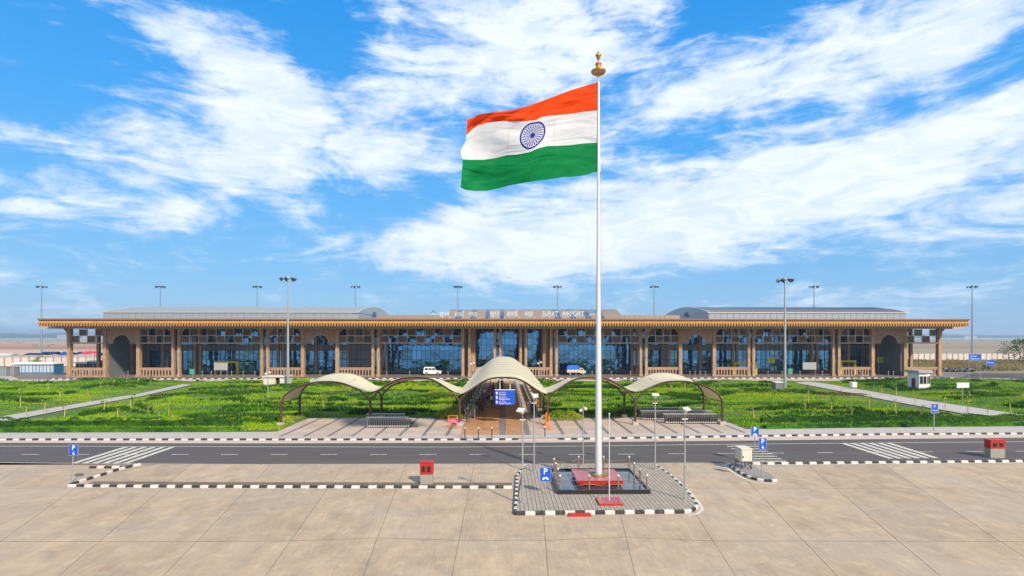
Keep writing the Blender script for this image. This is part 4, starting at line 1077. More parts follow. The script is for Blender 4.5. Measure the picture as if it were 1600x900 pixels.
# ------------------------------------------------------------------ flagpole, flag and pool
PX, PY = F(935.0, 700, 32.85).x, 32.85
Z0 = .15
def flag_island():
    xl, xr = G(871,772.5,.15), G(1017,772,.15); yf = xl.y; yb = yf+5.05; x0, x1 = xl.x, xr.x
    B = thing('reflecting_pool', 'shallow square black granite pool of water around the flagpole plinth', 'pool', (x0, yf, Z0))
    w, d = x1-x0, yb-yf; h = .24; t = .07
    mb = MB(); mb.box(0,w,0,t,0,h); mb.box(0,w,d-t,d,0,h); mb.box(0,t,t,d-t,0,h); mb.box(w-t,w,t,d-t,0,h); mb.obj('rim', black_g, B)
    MB().box(t+.002,w-t-.002,t+.002,d-t-.002,.01,.13).obj('water', water, B)
    # plinth
    pl_ = thing('flag_plinth', 'square red granite plinth under the tall flagpole', 'plinth', (0,0,0))
    a = F(902.5, 751, 31.45); b = F(973.5, 751, 31.45); py0 = 31.45; py1 = py0+2.66
    zt = a.z; 
    MB().box(a.x+.12, b.x-.12, py0+.12, py1-.12, Z0+.13, Z0+.25).obj('base', black_g, pl_)
    mb = MB(); mb.box(a.x, b.x, py0, py1, Z0+.25, zt-.05); mb.box(a.x-.03, b.x+.03, py0-.03, py1+.03, zt-.05, zt); mb.obj('block', red_g, pl_)
    # pole
    P = thing('flagpole', 'very tall tapering white flagpole with a golden finial', 'flagpole', (PX, PY, zt))
    H = FZ(126, PY)-zt
    MB().tube([(0,0,0),(0,0,H*.33),(0,0,H*.66),(0,0,H)], [.215,.165,.09,.055], 24).obj('pole', whitepole, P)
    mb = MB(); mb.lathe((0,0,0), [(.40,0),(.40,.03),(.24,.05),(.225,.16)], 24)
    for k in range(12):
        a_ = math.tau*k/12; mb.tube([(.33*math.cos(a_),.33*math.sin(a_),.03),(.33*math.cos(a_),.33*math.sin(a_),.10)], .018, 6)
    mb.obj('base_flange', galv, P)
    g = mat('gilded_brass', (.55,.22,.03), rough=.3, metal=.5)
    q = FPX/PY; z = lambda y: (FZ(y, PY)-zt)
    fin = MB().lathe((0,0,0), [(.05,z(118)),(.10,z(117.5)),(.40,z(113)),(.46,z(111)),(.44,z(109.5)),(.20,z(107)),(.16,z(104)),(.15,z(100.5)),(.21,z(99)),(.13,z(97)),(.05,z(95.3)),(.04,z(94)),(.10,z(91)),(.14,z(87)),(.19,z(85)),(.12,z(84)),(.06,z(82)),(.07,z(80.5)),(.01,z(78.5))], 20)
    fin.obj('finial', g, P)
    MB().tube([(0,0,z(79)),(0,0,z(70))], .01, 5).obj('lightning_rod', galv, P)
    MB().lathe((0,0,0), [(.0,z(118.2)),(.38,z(113.6)),(.40,z(113.2))], 20).obj('finial_underside', galv, P)
    MB().tube([(0,0,H-.02),(0,0,z(113))], .045, 10).obj('finial_rod', galv, P)
    # halyard box and cord
    MB().tube([(.2,-.22,.4),(.16,-.16,H*.5),(.1,-.08,H-.3)], .006, 4).obj('halyard', galv, P)
    bed_n = 260
    def c(n):
        a_ = rng.random(n)*math.tau; r = .3+.3*rng.random(n); return np.stack([PX+r*np.cos(a_), PY+r*.9*np.sin(a_)-.05, zt+.02+.12*rng.random(n)*rng.random(n)], 1)
    tag(leaves(bed_n, c, .09, lime_l, 'marigold_garland', None, None), 'ring of marigold flowers and leaves laid around the foot of the flagpole', 'flowers')
    # bollards with chains
    base = [(875,767),(920.7,767),(966,767),(1011,766.5),(1000,756),(991,745.5),(983,734.5),(943,734.2),(904,734.2),(865.5,738),(868.5,745.5),(872,755)]
    nmz = ['front left corner','front, left of the plinth','front, right of the plinth','front right corner','right side, nearest the front','right side, nearest the back','back right corner','back, behind the pole','back, left of the pole','back left corner','left side, nearest the back','left side, nearest the front']
    tops = []
    proto = None
    for i, (x, y) in enumerate(base):
        p = G(x, y, Z0+.13); 
        lab = 'short steel chain post standing in the pool, '+nmz[i]
        if proto is None:
            proto = thing('chain_post', lab, 'post', (p.x,p.y,Z0+.10), group='chain posts standing in the pool')
            MB().tube([(0,0,0),(0,0,.86)], .045, 12).obj('shaft', steel_r, proto)
            MB().lathe((0,0,.84), [(.045,0),(.062,.02),(.062,.06),(.04,.10),(0,.115)], 12).obj('cap', lampw, proto)
            MB().lathe((0,0,0), [(.09,0),(.09,.03),(.046,.04)], 12).obj('foot_ring', galv, proto)
        else: dup(proto, (p.x,p.y,Z0+.10), lab)
        tops.append(Vector((p.x, p.y, Z0+.10)))
    for i in range(12):
        a_, b_ = tops[i], tops[(i+1)%12]
        t_c = None
        for hgt, sag in ((.78,.16),(.45,.14)):
            pts = []
            for k in range(9):
                s = k/8; p = a_.lerp(b_, s); p.z += hgt-sag*4*s*(1-s); pts.append(p)
            m_ = MB().tube(pts, .011, 5)
            if t_c is None: t_c = thing('barrier_chain', 'thin steel chain hanging between pool posts, '+nmz[i]+' to next', 'chain', group='chains between the pool posts')
            m_.obj('chain', steel_r, t_c)
    # small pedestal with slim pole in front
    pc = G(951, 790, .15); S2 = thing('small_flagpole', 'slim white bare pole on a low red granite slab before the pool', 'pole', (0,0,0))
    a = G(937,790.5,.15); b = G(974.5,790.5,.15); yy = a.y
    MB().box(a.x, b.x, yy, yy+1.15, .15, .27).obj('slab', red_g, S2)
    cc = F(952, 700, yy+.62); zt2 = FZ(648.5, yy+.62)
    MB().tube([(cc.x,yy+.62,.27),(cc.x,yy+.62,zt2)], [.03,.022], 10).obj('pole', whitepole, S2)
    MB().lathe((cc.x,yy+.62,zt2), [(.022,0),(.05,.03),(.03,.09),(0,.11)], 10).obj('cap', lampw, S2)
    a = G(889,807.5); b = G(924,807.5)
    tag(MB().box(a.x, b.x, a.y, a.y+.42, .0, .11).obj('step_block', red_p), 'low bright red step block on the apron at the island kerb', 'step')
flag_island()

def flag():
    O = thing('flag', 'large saffron, white and green tricolour flag with a navy wheel, flying left', 'flag', (PX, PY, FZ(127.5,PY)))
    def C(pts, k=1): return [(680+a/3.6, 60+b/3.6) for a, b in pts]
    top = C([(926,243),(850,265),(760,292),(680,322),(600,352),(520,380),(440,402),(360,412),(290,420),(240,430),(205,448),(180,458)])
    ow = C([(924,403),(840,412),(760,425),(690,432),(640,435),(600,442),(565,460),(500,467),(420,466),(350,467),(290,475),(240,490),(210,510),(176,545)])
    wg = C([(926,585),(840,590),(760,600),(690,604),(630,605),(580,618),(530,640),(470,652),(400,657),(330,675),(270,682),(210,683),(155,680)])
    bot = C([(926,748),(890,755),(850,768),(780,778),(720,780),(650,792),(580,800),(500,812),(420,826),(350,845),(290,858),(220,858),(170,852),(143,838)])
    def par(c, u):
        xs = [p[0] for p in c]; tot = xs[0]-xs[-1]; x = xs[0]-u*tot
        for a, b in zip(c, c[1:]):
            if b[0] <= x <= a[0]+1e-6: return x, a[1]+(b[1]-a[1])*(a[0]-x)/(a[0]-b[0]+1e-9)
        return c[-1]
    nu, nb = 96, 14
    rows = []
    V = []; UV = []
    for bi, (c0, c1) in enumerate(((top, ow), (ow, wg), (wg, bot))):
        for j in range(nb+(1 if bi == 2 else 0)):
            v = j/nb; row = []
            for i in range(nu+1):
                u = i/nu; x0, y0 = par(c0, u); x1, y1 = par(c1, u); x = x0+(x1-x0)*v; y = y0+(y1-y0)*v
                if bi == 1 and u > .86: x += (u-.86)/.14*(-3.5*math.sin(math.pi*v)+2*math.sin(2*math.pi*v))
                V_ = (bi+v)/3
                d = math.sin(u*7.5+V_*2.0)*.42*u + math.sin(u*17-V_*7.5+1.0)*.13*u**.6 + .06*math.sin(u*11+V_*19)*u
                d += .085*math.sin((u*1.5-V_*1.0)*17+.5*math.sin(u*9))*min(1,u*4)*(1 if bi != 1 else .55) + .8*u
                fold = math.exp(-((u*.9-(1-V_)*.0-.95)/.07)**2); d -= fold*.3
                p = F(x, y, PY+.0+d); V.append((p.x-PX, p.y-PY, p.z-O.location.z)); UV.append((u*9, V_*6))
    R_ = 3*nb+1; w = nu+1
    f = [(j*w+i, (j+1)*w+i, (j+1)*w+i+1, j*w+i+1) for j in range(R_-1) for i in range(nu)]
    me = bpy.data.meshes.new('cloth'); me.from_pydata(V, [], f)
    cols = []
    m = bpy.data.materials.new('flag_cloth'); m.use_nodes = True; t = m.node_tree; p = t.nodes['Principled BSDF']; p.inputs['Roughness'].default_value = .75; p.inputs['Specular IOR Level'].default_value = .2
    uvn = N(t, 'ShaderNodeUVMap', uv_map='cloth'); sp = N(t, 'ShaderNodeSeparateXYZ'); L(t, uvn.outputs[0], sp.inputs[0])
    U, Vv = sp.outputs[0], sp.outputs[1]
    def rgb(c): n = N(t, 'ShaderNodeRGB'); n.outputs[0].default_value = (*c, 1); return n.outputs[0]
    def mix(f_, a, b):
        n = N(t, 'ShaderNodeMix', data_type='RGBA'); L(t, f_, n.inputs[0]); L(t, a, n.inputs[6]); L(t, b, n.inputs[7]); return n.outputs[2]
    c = mix(math_n(t, 'GREATER_THAN', Vv, 2.0), rgb((.90,.068,.004)), rgb((.74,.735,.73)))
    c = mix(math_n(t, 'GREATER_THAN', Vv, 4.0), c, rgb((.0,.22,.055)))
    du = math_n(t, 'SUBTRACT', U, 4.47); dv = math_n(t, 'SUBTRACT', Vv, 2.98)
    r = math_n(t, 'SQRT', math_n(t, 'ADD', math_n(t, 'MULTIPLY', du, du), math_n(t, 'MULTIPLY', dv, dv)))
    ang = math_n(t, 'ARCTAN2', dv, du)
    RR = .86
    ring = math_n(t, 'MULTIPLY', math_n(t, 'LESS_THAN', r, RR), math_n(t, 'GREATER_THAN', r, RR*.875))
    hub = math_n(t, 'LESS_THAN', r, RR*.19)
    sa = math_n(t, 'ABSOLUTE', math_n(t, 'SINE', math_n(t, 'MULTIPLY', ang, 12.0)))
    spw = math_n(t, 'MULTIPLY_ADD', r, -.12, .76)
    spoke = math_n(t, 'MULTIPLY', math_n(t, 'LESS_THAN', sa, spw), math_n(t, 'MULTIPLY', math_n(t, 'LESS_THAN', r, RR*.80), math_n(t, 'GREATER_THAN', r, RR*.15)))
    dots = math_n(t, 'MULTIPLY', math_n(t, 'GREATER_THAN', sa, .85), math_n(t, 'MULTIPLY', math_n(t, 'LESS_THAN', r, RR*.89), math_n(t, 'GREATER_THAN', r, RR*.82)))
    ch = math_n(t, 'MAXIMUM', math_n(t, 'MAXIMUM', ring, hub), math_n(t, 'MAXIMUM', spoke, dots))
    c = mix(ch, c, rgb((.015,.02,.30)))
    seam = None
    for s_ in (3.0, 6.1):
        q_ = math_n(t, 'LESS_THAN', math_n(t, 'ABSOLUTE', math_n(t, 'SUBTRACT', U, s_)), .018); seam = q_ if seam is None else math_n(t, 'MAXIMUM', seam, q_)
    hsn = N(t, 'ShaderNodeHueSaturation'); L(t, c, hsn.inputs['Color']); L(t, math_n(t, 'MULTIPLY_ADD', seam, -.22, 1.0), hsn.inputs['Value']); c = hsn.outputs[0]
    L(t, c, p.inputs['Base Color'])
    nn = N(t, 'ShaderNodeTexNoise'); nn.inputs['Scale'].default_value = .5; nn.inputs['Detail'].default_value = 2.0; nn.inputs['Distortion'].default_value = .8
    mpp = N(t, 'ShaderNodeMapping'); mpp.inputs['Rotation'].default_value = (0,0,R(-42)); mpp.inputs['Scale'].default_value = (.45,2.0,1); L(t, uvn.outputs[0], mpp.inputs[0]); L(t, mpp.outputs[0], nn.inputs['Vector'])
    bp = N(t, 'ShaderNodeBump'); bp.inputs['Strength'].default_value = .85; bp.inputs['Distance'].default_value = .34; L(t, nn.outputs['Fac'], bp.inputs['Height']); L(t, bp.outputs[0], p.inputs['Normal'])
    tr = N(t, 'ShaderNodeBsdfTranslucent'); L(t, c, tr.inputs[0]); L(t, bp.outputs[0], tr.inputs['Normal'])
    ms = N(t, 'ShaderNodeMixShader'); ms.inputs[0].default_value = .38; L(t, p.outputs[0], ms.inputs[1]); L(t, tr.outputs[0], ms.inputs[2]); L(t, ms.outputs[0], t.nodes['Material Output'].inputs[0])
    me.materials.append(m); uvl = me.uv_layers.new(name='cloth')
    li = np.zeros(len(me.loops), np.int32); me.loops.foreach_get('vertex_index', li)
    uvl.data.foreach_set('uv', np.array(UV, np.float32)[li].ravel())
    me.polygons.foreach_set('use_smooth', [True]*len(me.polygons)); me.update()
    link('cloth', me, O)
    p0 = F(936, 127.5, PY); p1 = F(937.5, 268, PY)
    MB().tube([(p0.x-PX, -.02, 0), (p1.x-PX, -.02, p1.z-O.location.z)], .025, 6).obj('hoist_rope', white, O)
flag()

# ------------------------------------------------------------------ lamps and masts
def spot_head(mb_parent, c, yaw, tilt):
    """flared white reflector floodlight on a short stalk"""
    mb = MB(); n = 4
    a = (.07,.07); b = (.26,.15); prof = [(-.02,.06,.06),(.10,.09,.08),(.30,.27,.17),(.33,.27,.17)]
    vs = []
    for d, hw, hh in [(a*.85, b*.85, c*.85) for a, b, c in prof]:
        for sx, sz in ((-1,-1),(1,-1),(1,1),(-1,1)): vs.append((sx*hw, -d, sz*hh))
    mb.add(vs, [(i*4+j,(i+1)*4+j,(i+1)*4+(j+1)%4,i*4+(j+1)%4) for i in range(3) for j in range(4)]+[(0,1,2,3),(15,14,13,12)])
    o = mb.obj('lamp_head', lampw, mb_parent); o.location = c; o.rotation_euler = (tilt, 0, yaw)
    return o
def lamp_post(label, x, ybase, ytop, yaw, tilt, box=True):
    zb = .15 if 800 < x < 1095 and ybase > 728 else 0
    p = G(x, ybase, zb); h = FZ(ytop, p.y, x)-zb
    t = thing('floodlight_post', label, 'lamp post', p, group='slim steel floodlight posts around the flag island')
    MB().tube([(0,0,0),(0,0,h*.5),(0,0,h)], [.055,.045,.04], 10).obj('shaft', galv, t)
    MB().box(-.10,.10,-.10,.10,0,.02).obj('base_plate', galv, t)
    mb = MB(); mb.tube([(-.16,0,h),(.16,0,h)], .035, 8); mb.obj('crossbar', lampw, t)
    MB().tube([(0,0,h),(0,0,h+.22)], .04, 8).obj('stalk', steel_r, t)
    spot_head(t, (0,0,h+.34), yaw, tilt)
    if box: MB().box(-.07,.07,-.13,-.05,h*.42,h*.42+.2).obj('junction_box', galv, t)
lamp_post('slim steel post with a white floodlight, front left corner of the flag island', 816.5, 785, 656, R(-40), R(-50))
lamp_post('steel post with a white floodlight, back left of the flag island', 834.5, 737, 630, R(160), R(-30))
lamp_post('steel post with a white floodlight, back right of the flag island', 1023.6, 733.5, 630, R(0), R(-65))
lamp_post('steel post with a white floodlight, front right edge of the flag island', 1070, 781, 655, R(35), R(-60))
def globe_lamp(label, x, yb, yt, z=0, s=1.0):
    p = G(x, yb, z); h = FZ(yt, p.y, x)-z
    t = thing('globe_lamp', label, 'lamp post', p)
    MB().tube([(0,0,0),(0,0,h)], [.045*s,.03*s], 8).obj('shaft', galv, t)
    for k, (dx, dz) in enumerate(((-.17,-.42),(.17,-.30))):
        mb = MB(); mb.tube([(0,0,h+dz*s+.1),(dx*s*.6,0,h+dz*s+.16),(dx*s,0,h+dz*s+.06)], .015, 5); mb.obj('arm', galv, t)
        mb = MB(); mb.lathe((dx*s,-.02,h+dz*s), [(0,-.13*s),(.08*s,-.10*s),(.12*s,-.02*s),(.11*s,.06*s),(.05*s,.10*s),(0,.11*s)], 12); mb.obj('globe', lampw, t)
globe_lamp('thin pole with two white globe lamps behind the flagpole', 911, 729, 632)
globe_lamp('thin garden pole with white lamps beside the cream hut', 418.5, 627, 577, .2, 1.5)
globe_lamp('thin pole with white lamps at the left of the walkway entrance to the terminal', 737.5, 594, 563, .1, 1.8)
globe_lamp('thin pole with white lamps at the right of the walkway before the terminal', 843, 594, 562, .1, 1.8)
def mast(label, x, D, ytop, r=.16, m=bluegrey, s=1.0, ybase=None):
    p = F(x, 500, D); h = FZ(ytop, D, x)
    t = thing('floodlight_mast', label, 'light mast', (p.x, D, 0), group='high floodlight masts')
    MB().tube([(0,0,0),(0,0,h*.5),(0,0,h)], [r*1.5,r*1.1,r*.7], 10).obj('mast_tube', m, t)
    mb = MB(); mb.lathe((0,0,h-.1), [(.30*s,0),(.42*s,.25*s),(.30*s,.55*s),(.0,.6*s)], 10); mb.obj('head_hub', m, t)
    n = 7
    for k in range(n):
        a = math.tau*k/n+.3; R1 = 1.45*s; c = Vector((R1*math.cos(a), R1*math.sin(a), h-.15*s))
        mb = MB(); mb.tube([(.3*s*math.cos(a),.3*s*math.sin(a),h+.1*s),(c.x,c.y,c.z+.15*s)], .045*s, 5); mb.obj('arm', m, t)
        mb = MB(); d = Vector((math.cos(a),math.sin(a),-.55)).normalized()
        mb.tube([c-d*.25*s+Vector((0,0,.1)), c+d*.05*s, c+d*.30*s], [.15*s,.30*s,.36*s], 8); mb.obj('floodlight', lampdark, t)
    MB().tube([(0,0,h+.4*s),(0,0,h+2.2*s)], .03, 4).obj('lightning_rod', m, t)
mast('tall floodlight mast in the left lawn beside the cream hut', 450, 95, 435, .17, galv, .78)
mast('tall floodlight mast in the right lawn beside the grey cabinet', 1226.5, 93, 437, .17, galv, .78)
for i, x in enumerate((65, 250.5, 402, 555.5, 715.5, 871, 1022, 1272, 1519)):
    labs = ['slender floodlight mast standing left of the terminal', 'floodlight mast rising behind the left end of the left barrel roof', 'floodlight mast rising behind the middle of the left barrel roof', 'floodlight mast rising behind the right end of the left barrel roof', 'floodlight mast rising behind the Gujarati roof letters', 'floodlight mast rising behind the English roof letters', 'floodlight mast rising behind the low roof right of the flagpole', 'floodlight mast rising behind the dark barrel roof', 'slender floodlight mast standing right of the terminal']
    mast(labs[i], x, 240, 447.5, .24, bluegrey, 1.15)

# ------------------------------------------------------------------ signs
def psign(label, x0, x1, y0, y1, xb, yb, picto, lean=0.0, z=0, postm=galv, two=False):
    p = G(xb, yb, z); D = p.y; w = (x1-x0)/FPX*D; c = F((x0+x1)/2, (y0+y1)/2, D); h = (y1-y0)/FPX*D
    t = thing('parking_sign', label, 'road sign', (p.x, p.y, z))
    cx, cz = c.x-p.x, c.z-z
    MB().tube([(0,.03,0),(cx,.03,cz+h/2)], .028, 8).obj('post', postm, t)
    pn = MB().box(cx-w/2, cx+w/2, -.02, .0, cz-h/2, cz+h/2).obj('panel', blue_s, t)
    mb = MB(); e = .012
    for (a,b,c_,d) in ((-w/2-e,w/2+e,h/2,h/2+e),(-w/2-e,w/2+e,-h/2-e,-h/2),(-w/2-e,-w/2,-h/2,h/2),(w/2,w/2+e,-h/2,h/2)): mb.box(cx+a,cx+b,-.025,.004,cz+c_,cz+d)
    mb.obj('panel_edge', alum, pn)
    text('P', h*.62, (cx, -.025, cz+h*.20), white, pn, 'lettering', .003)
    zc = cz-h*.28; u = h*.16; mb = MB()
    if picto == 'wheelchair':
        mb.xz([(cx+.55*u*math.cos(a), zc-.3*u+.55*u*math.sin(a)) for a in [math.tau*q/10 for q in range(10)]], -.027, -.021); mb.xz([(cx-.15*u,zc+.2*u),(cx+.05*u,zc+.2*u),(cx+.05*u,zc+1.0*u),(cx-.15*u,zc+1.0*u)], -.0275, -.021); mb.xz([(cx+.2*u,zc-.1*u),(cx+.9*u,zc-.8*u),(cx+.75*u,zc-.95*u),(cx+.1*u,zc-.25*u)], -.0275, -.021)
    elif picto == 'motorcycle':
        for s in (-1,1): mb.xz([(cx+s*.9*u+.5*u*math.cos(a), zc-.2*u+.5*u*math.sin(a)) for a in [math.tau*q/10 for q in range(10)]], -.027, -.021)
        mb.xz([(cx-.9*u,zc+.1*u),(cx+.5*u,zc+.0*u),(cx+.8*u,zc+.7*u),(cx+.2*u,zc+.45*u),(cx-.8*u,zc+.55*u)], -.028, -.0215)
    elif picto == 'car':
        mb.xz([(cx-1.2*u,zc-.3*u),(cx+1.2*u,zc-.3*u),(cx+1.1*u,zc+.2*u),(cx+.6*u,zc+.3*u),(cx+.35*u,zc+.7*u),(cx-.5*u,zc+.7*u),(cx-.8*u,zc+.25*u),(cx-1.2*u,zc+.1*u)], -.027, -.021)
        mb.box(cx-w*.38, cx+w*.38, -.027, -.021, zc-1.1*u, zc-.75*u)
    mb.obj('pictogram', white, pn)
    return t
psign('blue disabled parking sign leaning at the left end of the long kerb', 108.5, 122, 695, 711.5, 110, 757, 'wheelchair')
psign('blue motorcycle parking sign left of the pool on the flag island', 844, 860.5, 730.5, 752, 852, 771, 'motorcycle', z=.15)
psign('blue car parking sign behind the white junction box', 1173.5, 1185.5, 666.5, 682.5, 1179.5, 723, 'car')
psign('blue disabled parking sign on the teardrop traffic island', 1185.5, 1197.5, 684.8, 702, 1190.5, 746.5, 'wheelchair', z=.14)
def board(name, label, cat, x0, x1, y0, y1, posts, yb, m, lines=(), z=0.1, tm=None, D=None, sz=.2, back=False):
    p = G((x0+x1)/2, yb, z); D = D or p.y; a = F(x0, y1, D); b = F(x1, y0, D); t = thing(name, label, cat, (0,0,0))
    pn = MB().box(a.x, b.x, D-.05, D, a.z, b.z).obj('panel', m, t)
    w, h = b.x-a.x, b.z-a.z; mb = MB(); e = .04
    mb.box(a.x-e,b.x+e,D-.06,D+.01,b.z,b.z+e); mb.box(a.x-e,b.x+e,D-.06,D+.01,a.z-e,a.z); mb.box(a.x-e,a.x,D-.06,D+.01,a.z,b.z); mb.box(b.x,b.x+e,D-.06,D+.01,a.z,b.z)
    mb.obj('panel_edge', alum, pn)
    for q in posts:
        X = FX(q, D); MB().tube([(X,D+.05,z),(X,D+.05,b.z-.02)], .05, 8).obj('post', galv, t)
    for (s, u, v, size) in lines: text(s, size*h, (a.x+w*u, D-.06, a.z+h*v), tm or white, pn, 'lettering', .004, 'LEFT')
    return t
board('notice_board', 'white notice board on one pole near the left diagonal path', 'notice board', 335, 355.5, 567, 578, (354.5,), 598, MATS['hut_roof'])
board('notice_board', 'white notice board on one pole before the yellow kiosk at the right', 'notice board', 1254.5, 1275, 566.5, 577, (1274,), 597, galv)
board('sign_board', 'yellow sign on a pole in the leftmost arch', 'sign', 184, 197.5, 559, 566, (191,), 585, yellow_s, z=.11)
board('sign_board', 'yellow sign on a pole under the lattice right of the flagpole', 'sign', 1200, 1210, 559, 566.5, (1205,), 584, yellow_s, (('P',.3,.5,.8),), tm=darkwin, z=.11)
board('sign_board', 'yellow sign on a pole in the rightmost arch', 'sign', 1370, 1380, 558, 566.5, (1373,), 584, yellow_s, (('?',.3,.5,.8),), tm=darkwin, z=.11)
board('sign_board', 'small green sign on a short post at the left kerb', 'sign', 297, 303.5, 577, 584, (300.5,), 592, green_s, z=.05)
board('sign_board', 'small green sign at the balustrade left of the central vault', 'sign', 751, 757, 577.5, 584, (754,), 592, green_s, z=.05)
board('sign_board', 'small green sign on a short post beside the right notice board', 'sign', 1232, 1237.5, 576.5, 583.5, (1235,), 597, green_s, z=.05)
board('direction_sign', 'larger blue direction board on two posts by the far right road', 'sign', 1513.8, 1533, 553.3, 563.3, (1514.5,1532), 594, blue_s, (('Arrival',.12,.68,.34),('Departure',.12,.28,.34)), z=.05)
board('direction_sign', 'smaller blue board on two posts right of the direction board', 'sign', 1541, 1554.5, 562.5, 571.5, (1542,1554), 583, blue_s, (('Parking',.1,.55,.36),), z=.0)
sgx = board('shuttle_sign', 'blue bus stop sign on a thin post by the right hedge', 'road sign', 1455, 1464.8, 631.3, 644.8, (1460,), 673, blue_s, (('P',.32,.7,.42),('TAXI',.12,.25,.26)), z=.15)
board('information_sign', 'small white two post panel on the right lawn beyond the guard hut', 'sign', 1495, 1513.5, 598, 605.5, (1504.5,), 629, hutwhite, z=.2)
# blue overhead sign hung under the front of the vault
def hang():
    D = YF+.6; a = F(773.5, 632, D); b = F(804.8, 609.3, D); t = thing('overhead_sign', 'blue arrivals and departures sign hanging under the central vault', 'sign')
    pn = MB().box(a.x, b.x, D-.06, D+.02, a.z, b.z).obj('panel', blue_s, t); w, h = b.x-a.x, b.z-a.z
    MB().box(a.x-.02, b.x+.02, D-.07, D+.03, b.z, b.z+.05).obj('top_rail', white, pn)
    for q in (781, 797): X = FX(q, D); MB().tube([(X,D,b.z),(X,D,4.62)], .035, 6).obj('hanger', white, t)
    redl = mat('sign_red_print', (.65,.42,.38), rough=.5)
    for k, (g_, e_) in enumerate((('આગમન','Arrival'), ('પ્રસ્થાન','Departure'), ('ફૂડ કોર્ટ','Food Court'))):
        z = a.z+h*(.83-.31*k)
        text(g_, h*.16, (a.x+w*.20, D-.065, z), redl, pn, 'lettering', .003, 'LEFT'); text(e_, h*.17, (a.x+w*.20, D-.065, z-h*.135), white, pn, 'lettering', .003, 'LEFT')
        mb = MB(); c = a.x+w*.09; q = h*.09; zz = z-h*.05
        mb.xz([(c-q*.3,zz-q),(c+q*.3,zz-q),(c+q*.3,zz+q*.2),(c+q*.9,zz+q*.2),(c,zz+q*1.3),(c-q*.9,zz+q*.2),(c-q*.3,zz+q*.2)], D-.07, D-.061); mb.obj('arrow', white, pn)
hang()

# ------------------------------------------------------------------ booths, boxes, huts
def booth(label, x0, x1, y0, ym, yb, xb=None):
    p = G((x0+x1)/2, yb); D = p.y; a = F(x0, yb, D); b = F(x1, yb, D); zt = FZ(y0+1.2, D, x0); zm = FZ(ym, D, x0); d = .55
    t = thing('meter_booth', label, 'booth', (a.x, D, 0)); w = b.x-a.x-.10
    MB().box(.02, w-.02, .02, d-.02, 0, zm).obj('concrete_base', mat('mossy_concrete', (.24,.23,.19), (.33,.31,.26), 7, .95, bump=.3), t)
    bx = MB().box(0, w, 0, d, zm, zt).obj('red_cabinet', red_p, t); MB().box(-.03, w+.03, -.03, d+.03, zt, zt+.05).obj('lid', red_p, t)
    for c in (w*.28, w*.70): 
        wn = MB().box(c-w*.13, c+w*.13, -.02, -.002, zm+(zt-zm)*.22, zm+(zt-zm)*.72).obj('window', darkwin, bx)
booth('small red cabinet with two dark windows on a mossy base by the left kerb', 656, 678.5, 722.5, 741.5, 757.5)
booth('small red cabinet with two dark windows on a base at the far right kerb', 1548, 1573.5, 687.5, 701, 716)
def jbox():
    p = G(1163, 733, .14); D = p.y; a = F(1163.3, 720, D); b = F(1174.5, 720, D); z0 = FZ(721, D, 1165); z1 = FZ(702.5, D, 1165)
    t = thing('junction_box', 'cream steel junction box on dark legs on the traffic island', 'cabinet', (0,0,0))
    x0 = FX(1159, D); x1 = FX(1175, D); d = 1.05
    MB().box(x0, x1, D, D+d, z0, z1).obj('cabinet', cream, t)
    MB().box(x0-.04, x1+.04, D-.04, D+d+.04, z1+.001, z1+.06).obj('lid', cream, t)
    MB().box(x0+.06, x1-.06, D-.02, D-.001, z0+.06, z1-.06).obj('door', cream, t)
    mb = MB()
    for xx in (x0+.04, x1-.04):
        for yy in (D+.05, D+d-.05): mb.bar((xx,yy,.14),(xx,yy,z0), .05, .05)
        mb.bar((xx,D+.05,.18),(xx,D+d-.05,z0-.05), .03, .03)
    mb.bar((x0,D+.05,.2),(x1,D+.05,z0-.05), .03, .03); mb.obj('stand', black, t)
    MB().box(x0+.05, x0+.12, D-.05, D-.02, z0+.25, z0+.35).obj('handle', black, t)
jbox()
def guard_hut():
    D = G(1440,611,.2).y; k = FPX/D; t = thing('guard_hut', 'white guard hut with grey flat roof and corner windows', 'hut')
    xf, xc, x1 = FX(1436,D), FX(1448,D), FX(1457.5,D); zr = FZ(583,D,1440); d = 2.5
    poly = [(xf,D+d),(xf,D),(xc,D),(x1,D+.55),(x1,D+d)]
    MB().prism(poly, .15, zr).obj('wall', hutwhite, t)
    c = ((xf+x1)/2, D+d/2); big = [(c[0]+(px-c[0])*1.25, c[1]+(py-c[1])*1.25) for px, py in poly]
    MB().prism(big, zr, zr+.42).obj('roof', hutroof, t)
    def onface(a, b, s0, s1, z0, z1, m, nm, off=.02, par=None, th=.03):
        a = Vector(a); b = Vector(b); dd = (b-a); n = Vector((dd.y,-dd.x)).normalized()
        P = [a+dd*s0+n*off, a+dd*s1+n*off, a+dd*s1+n*(off-th), a+dd*s0+n*(off-th)]
        return MB().prism([tuple(p) for p in P], z0, z1).obj(nm, m, par or t)
    onface(poly[0], poly[1], .36, .70, .25, 2.2, mat('hut_door', (.10,.03,.025), rough=.6), 'door')
    zw0, zw1 = FZ(600,D,1440), FZ(588,D,1440)
    for (i, s0, s1) in ((1, .06, .98), (2, .04, .94)):
        wn = onface(poly[i], poly[i+1], s0, s1, zw0, zw1, carglass, 'window')
        for s in (s0, (s0+s1)/2, s1): onface(poly[i], poly[i+1], s-.02, s+.02, zw0, zw1, white, 'frame', .035, wn)
        onface(poly[i], poly[i+1], s0, s1, zw0-.06, zw0, white, 'sill', .05, wn, .06)
guard_hut()
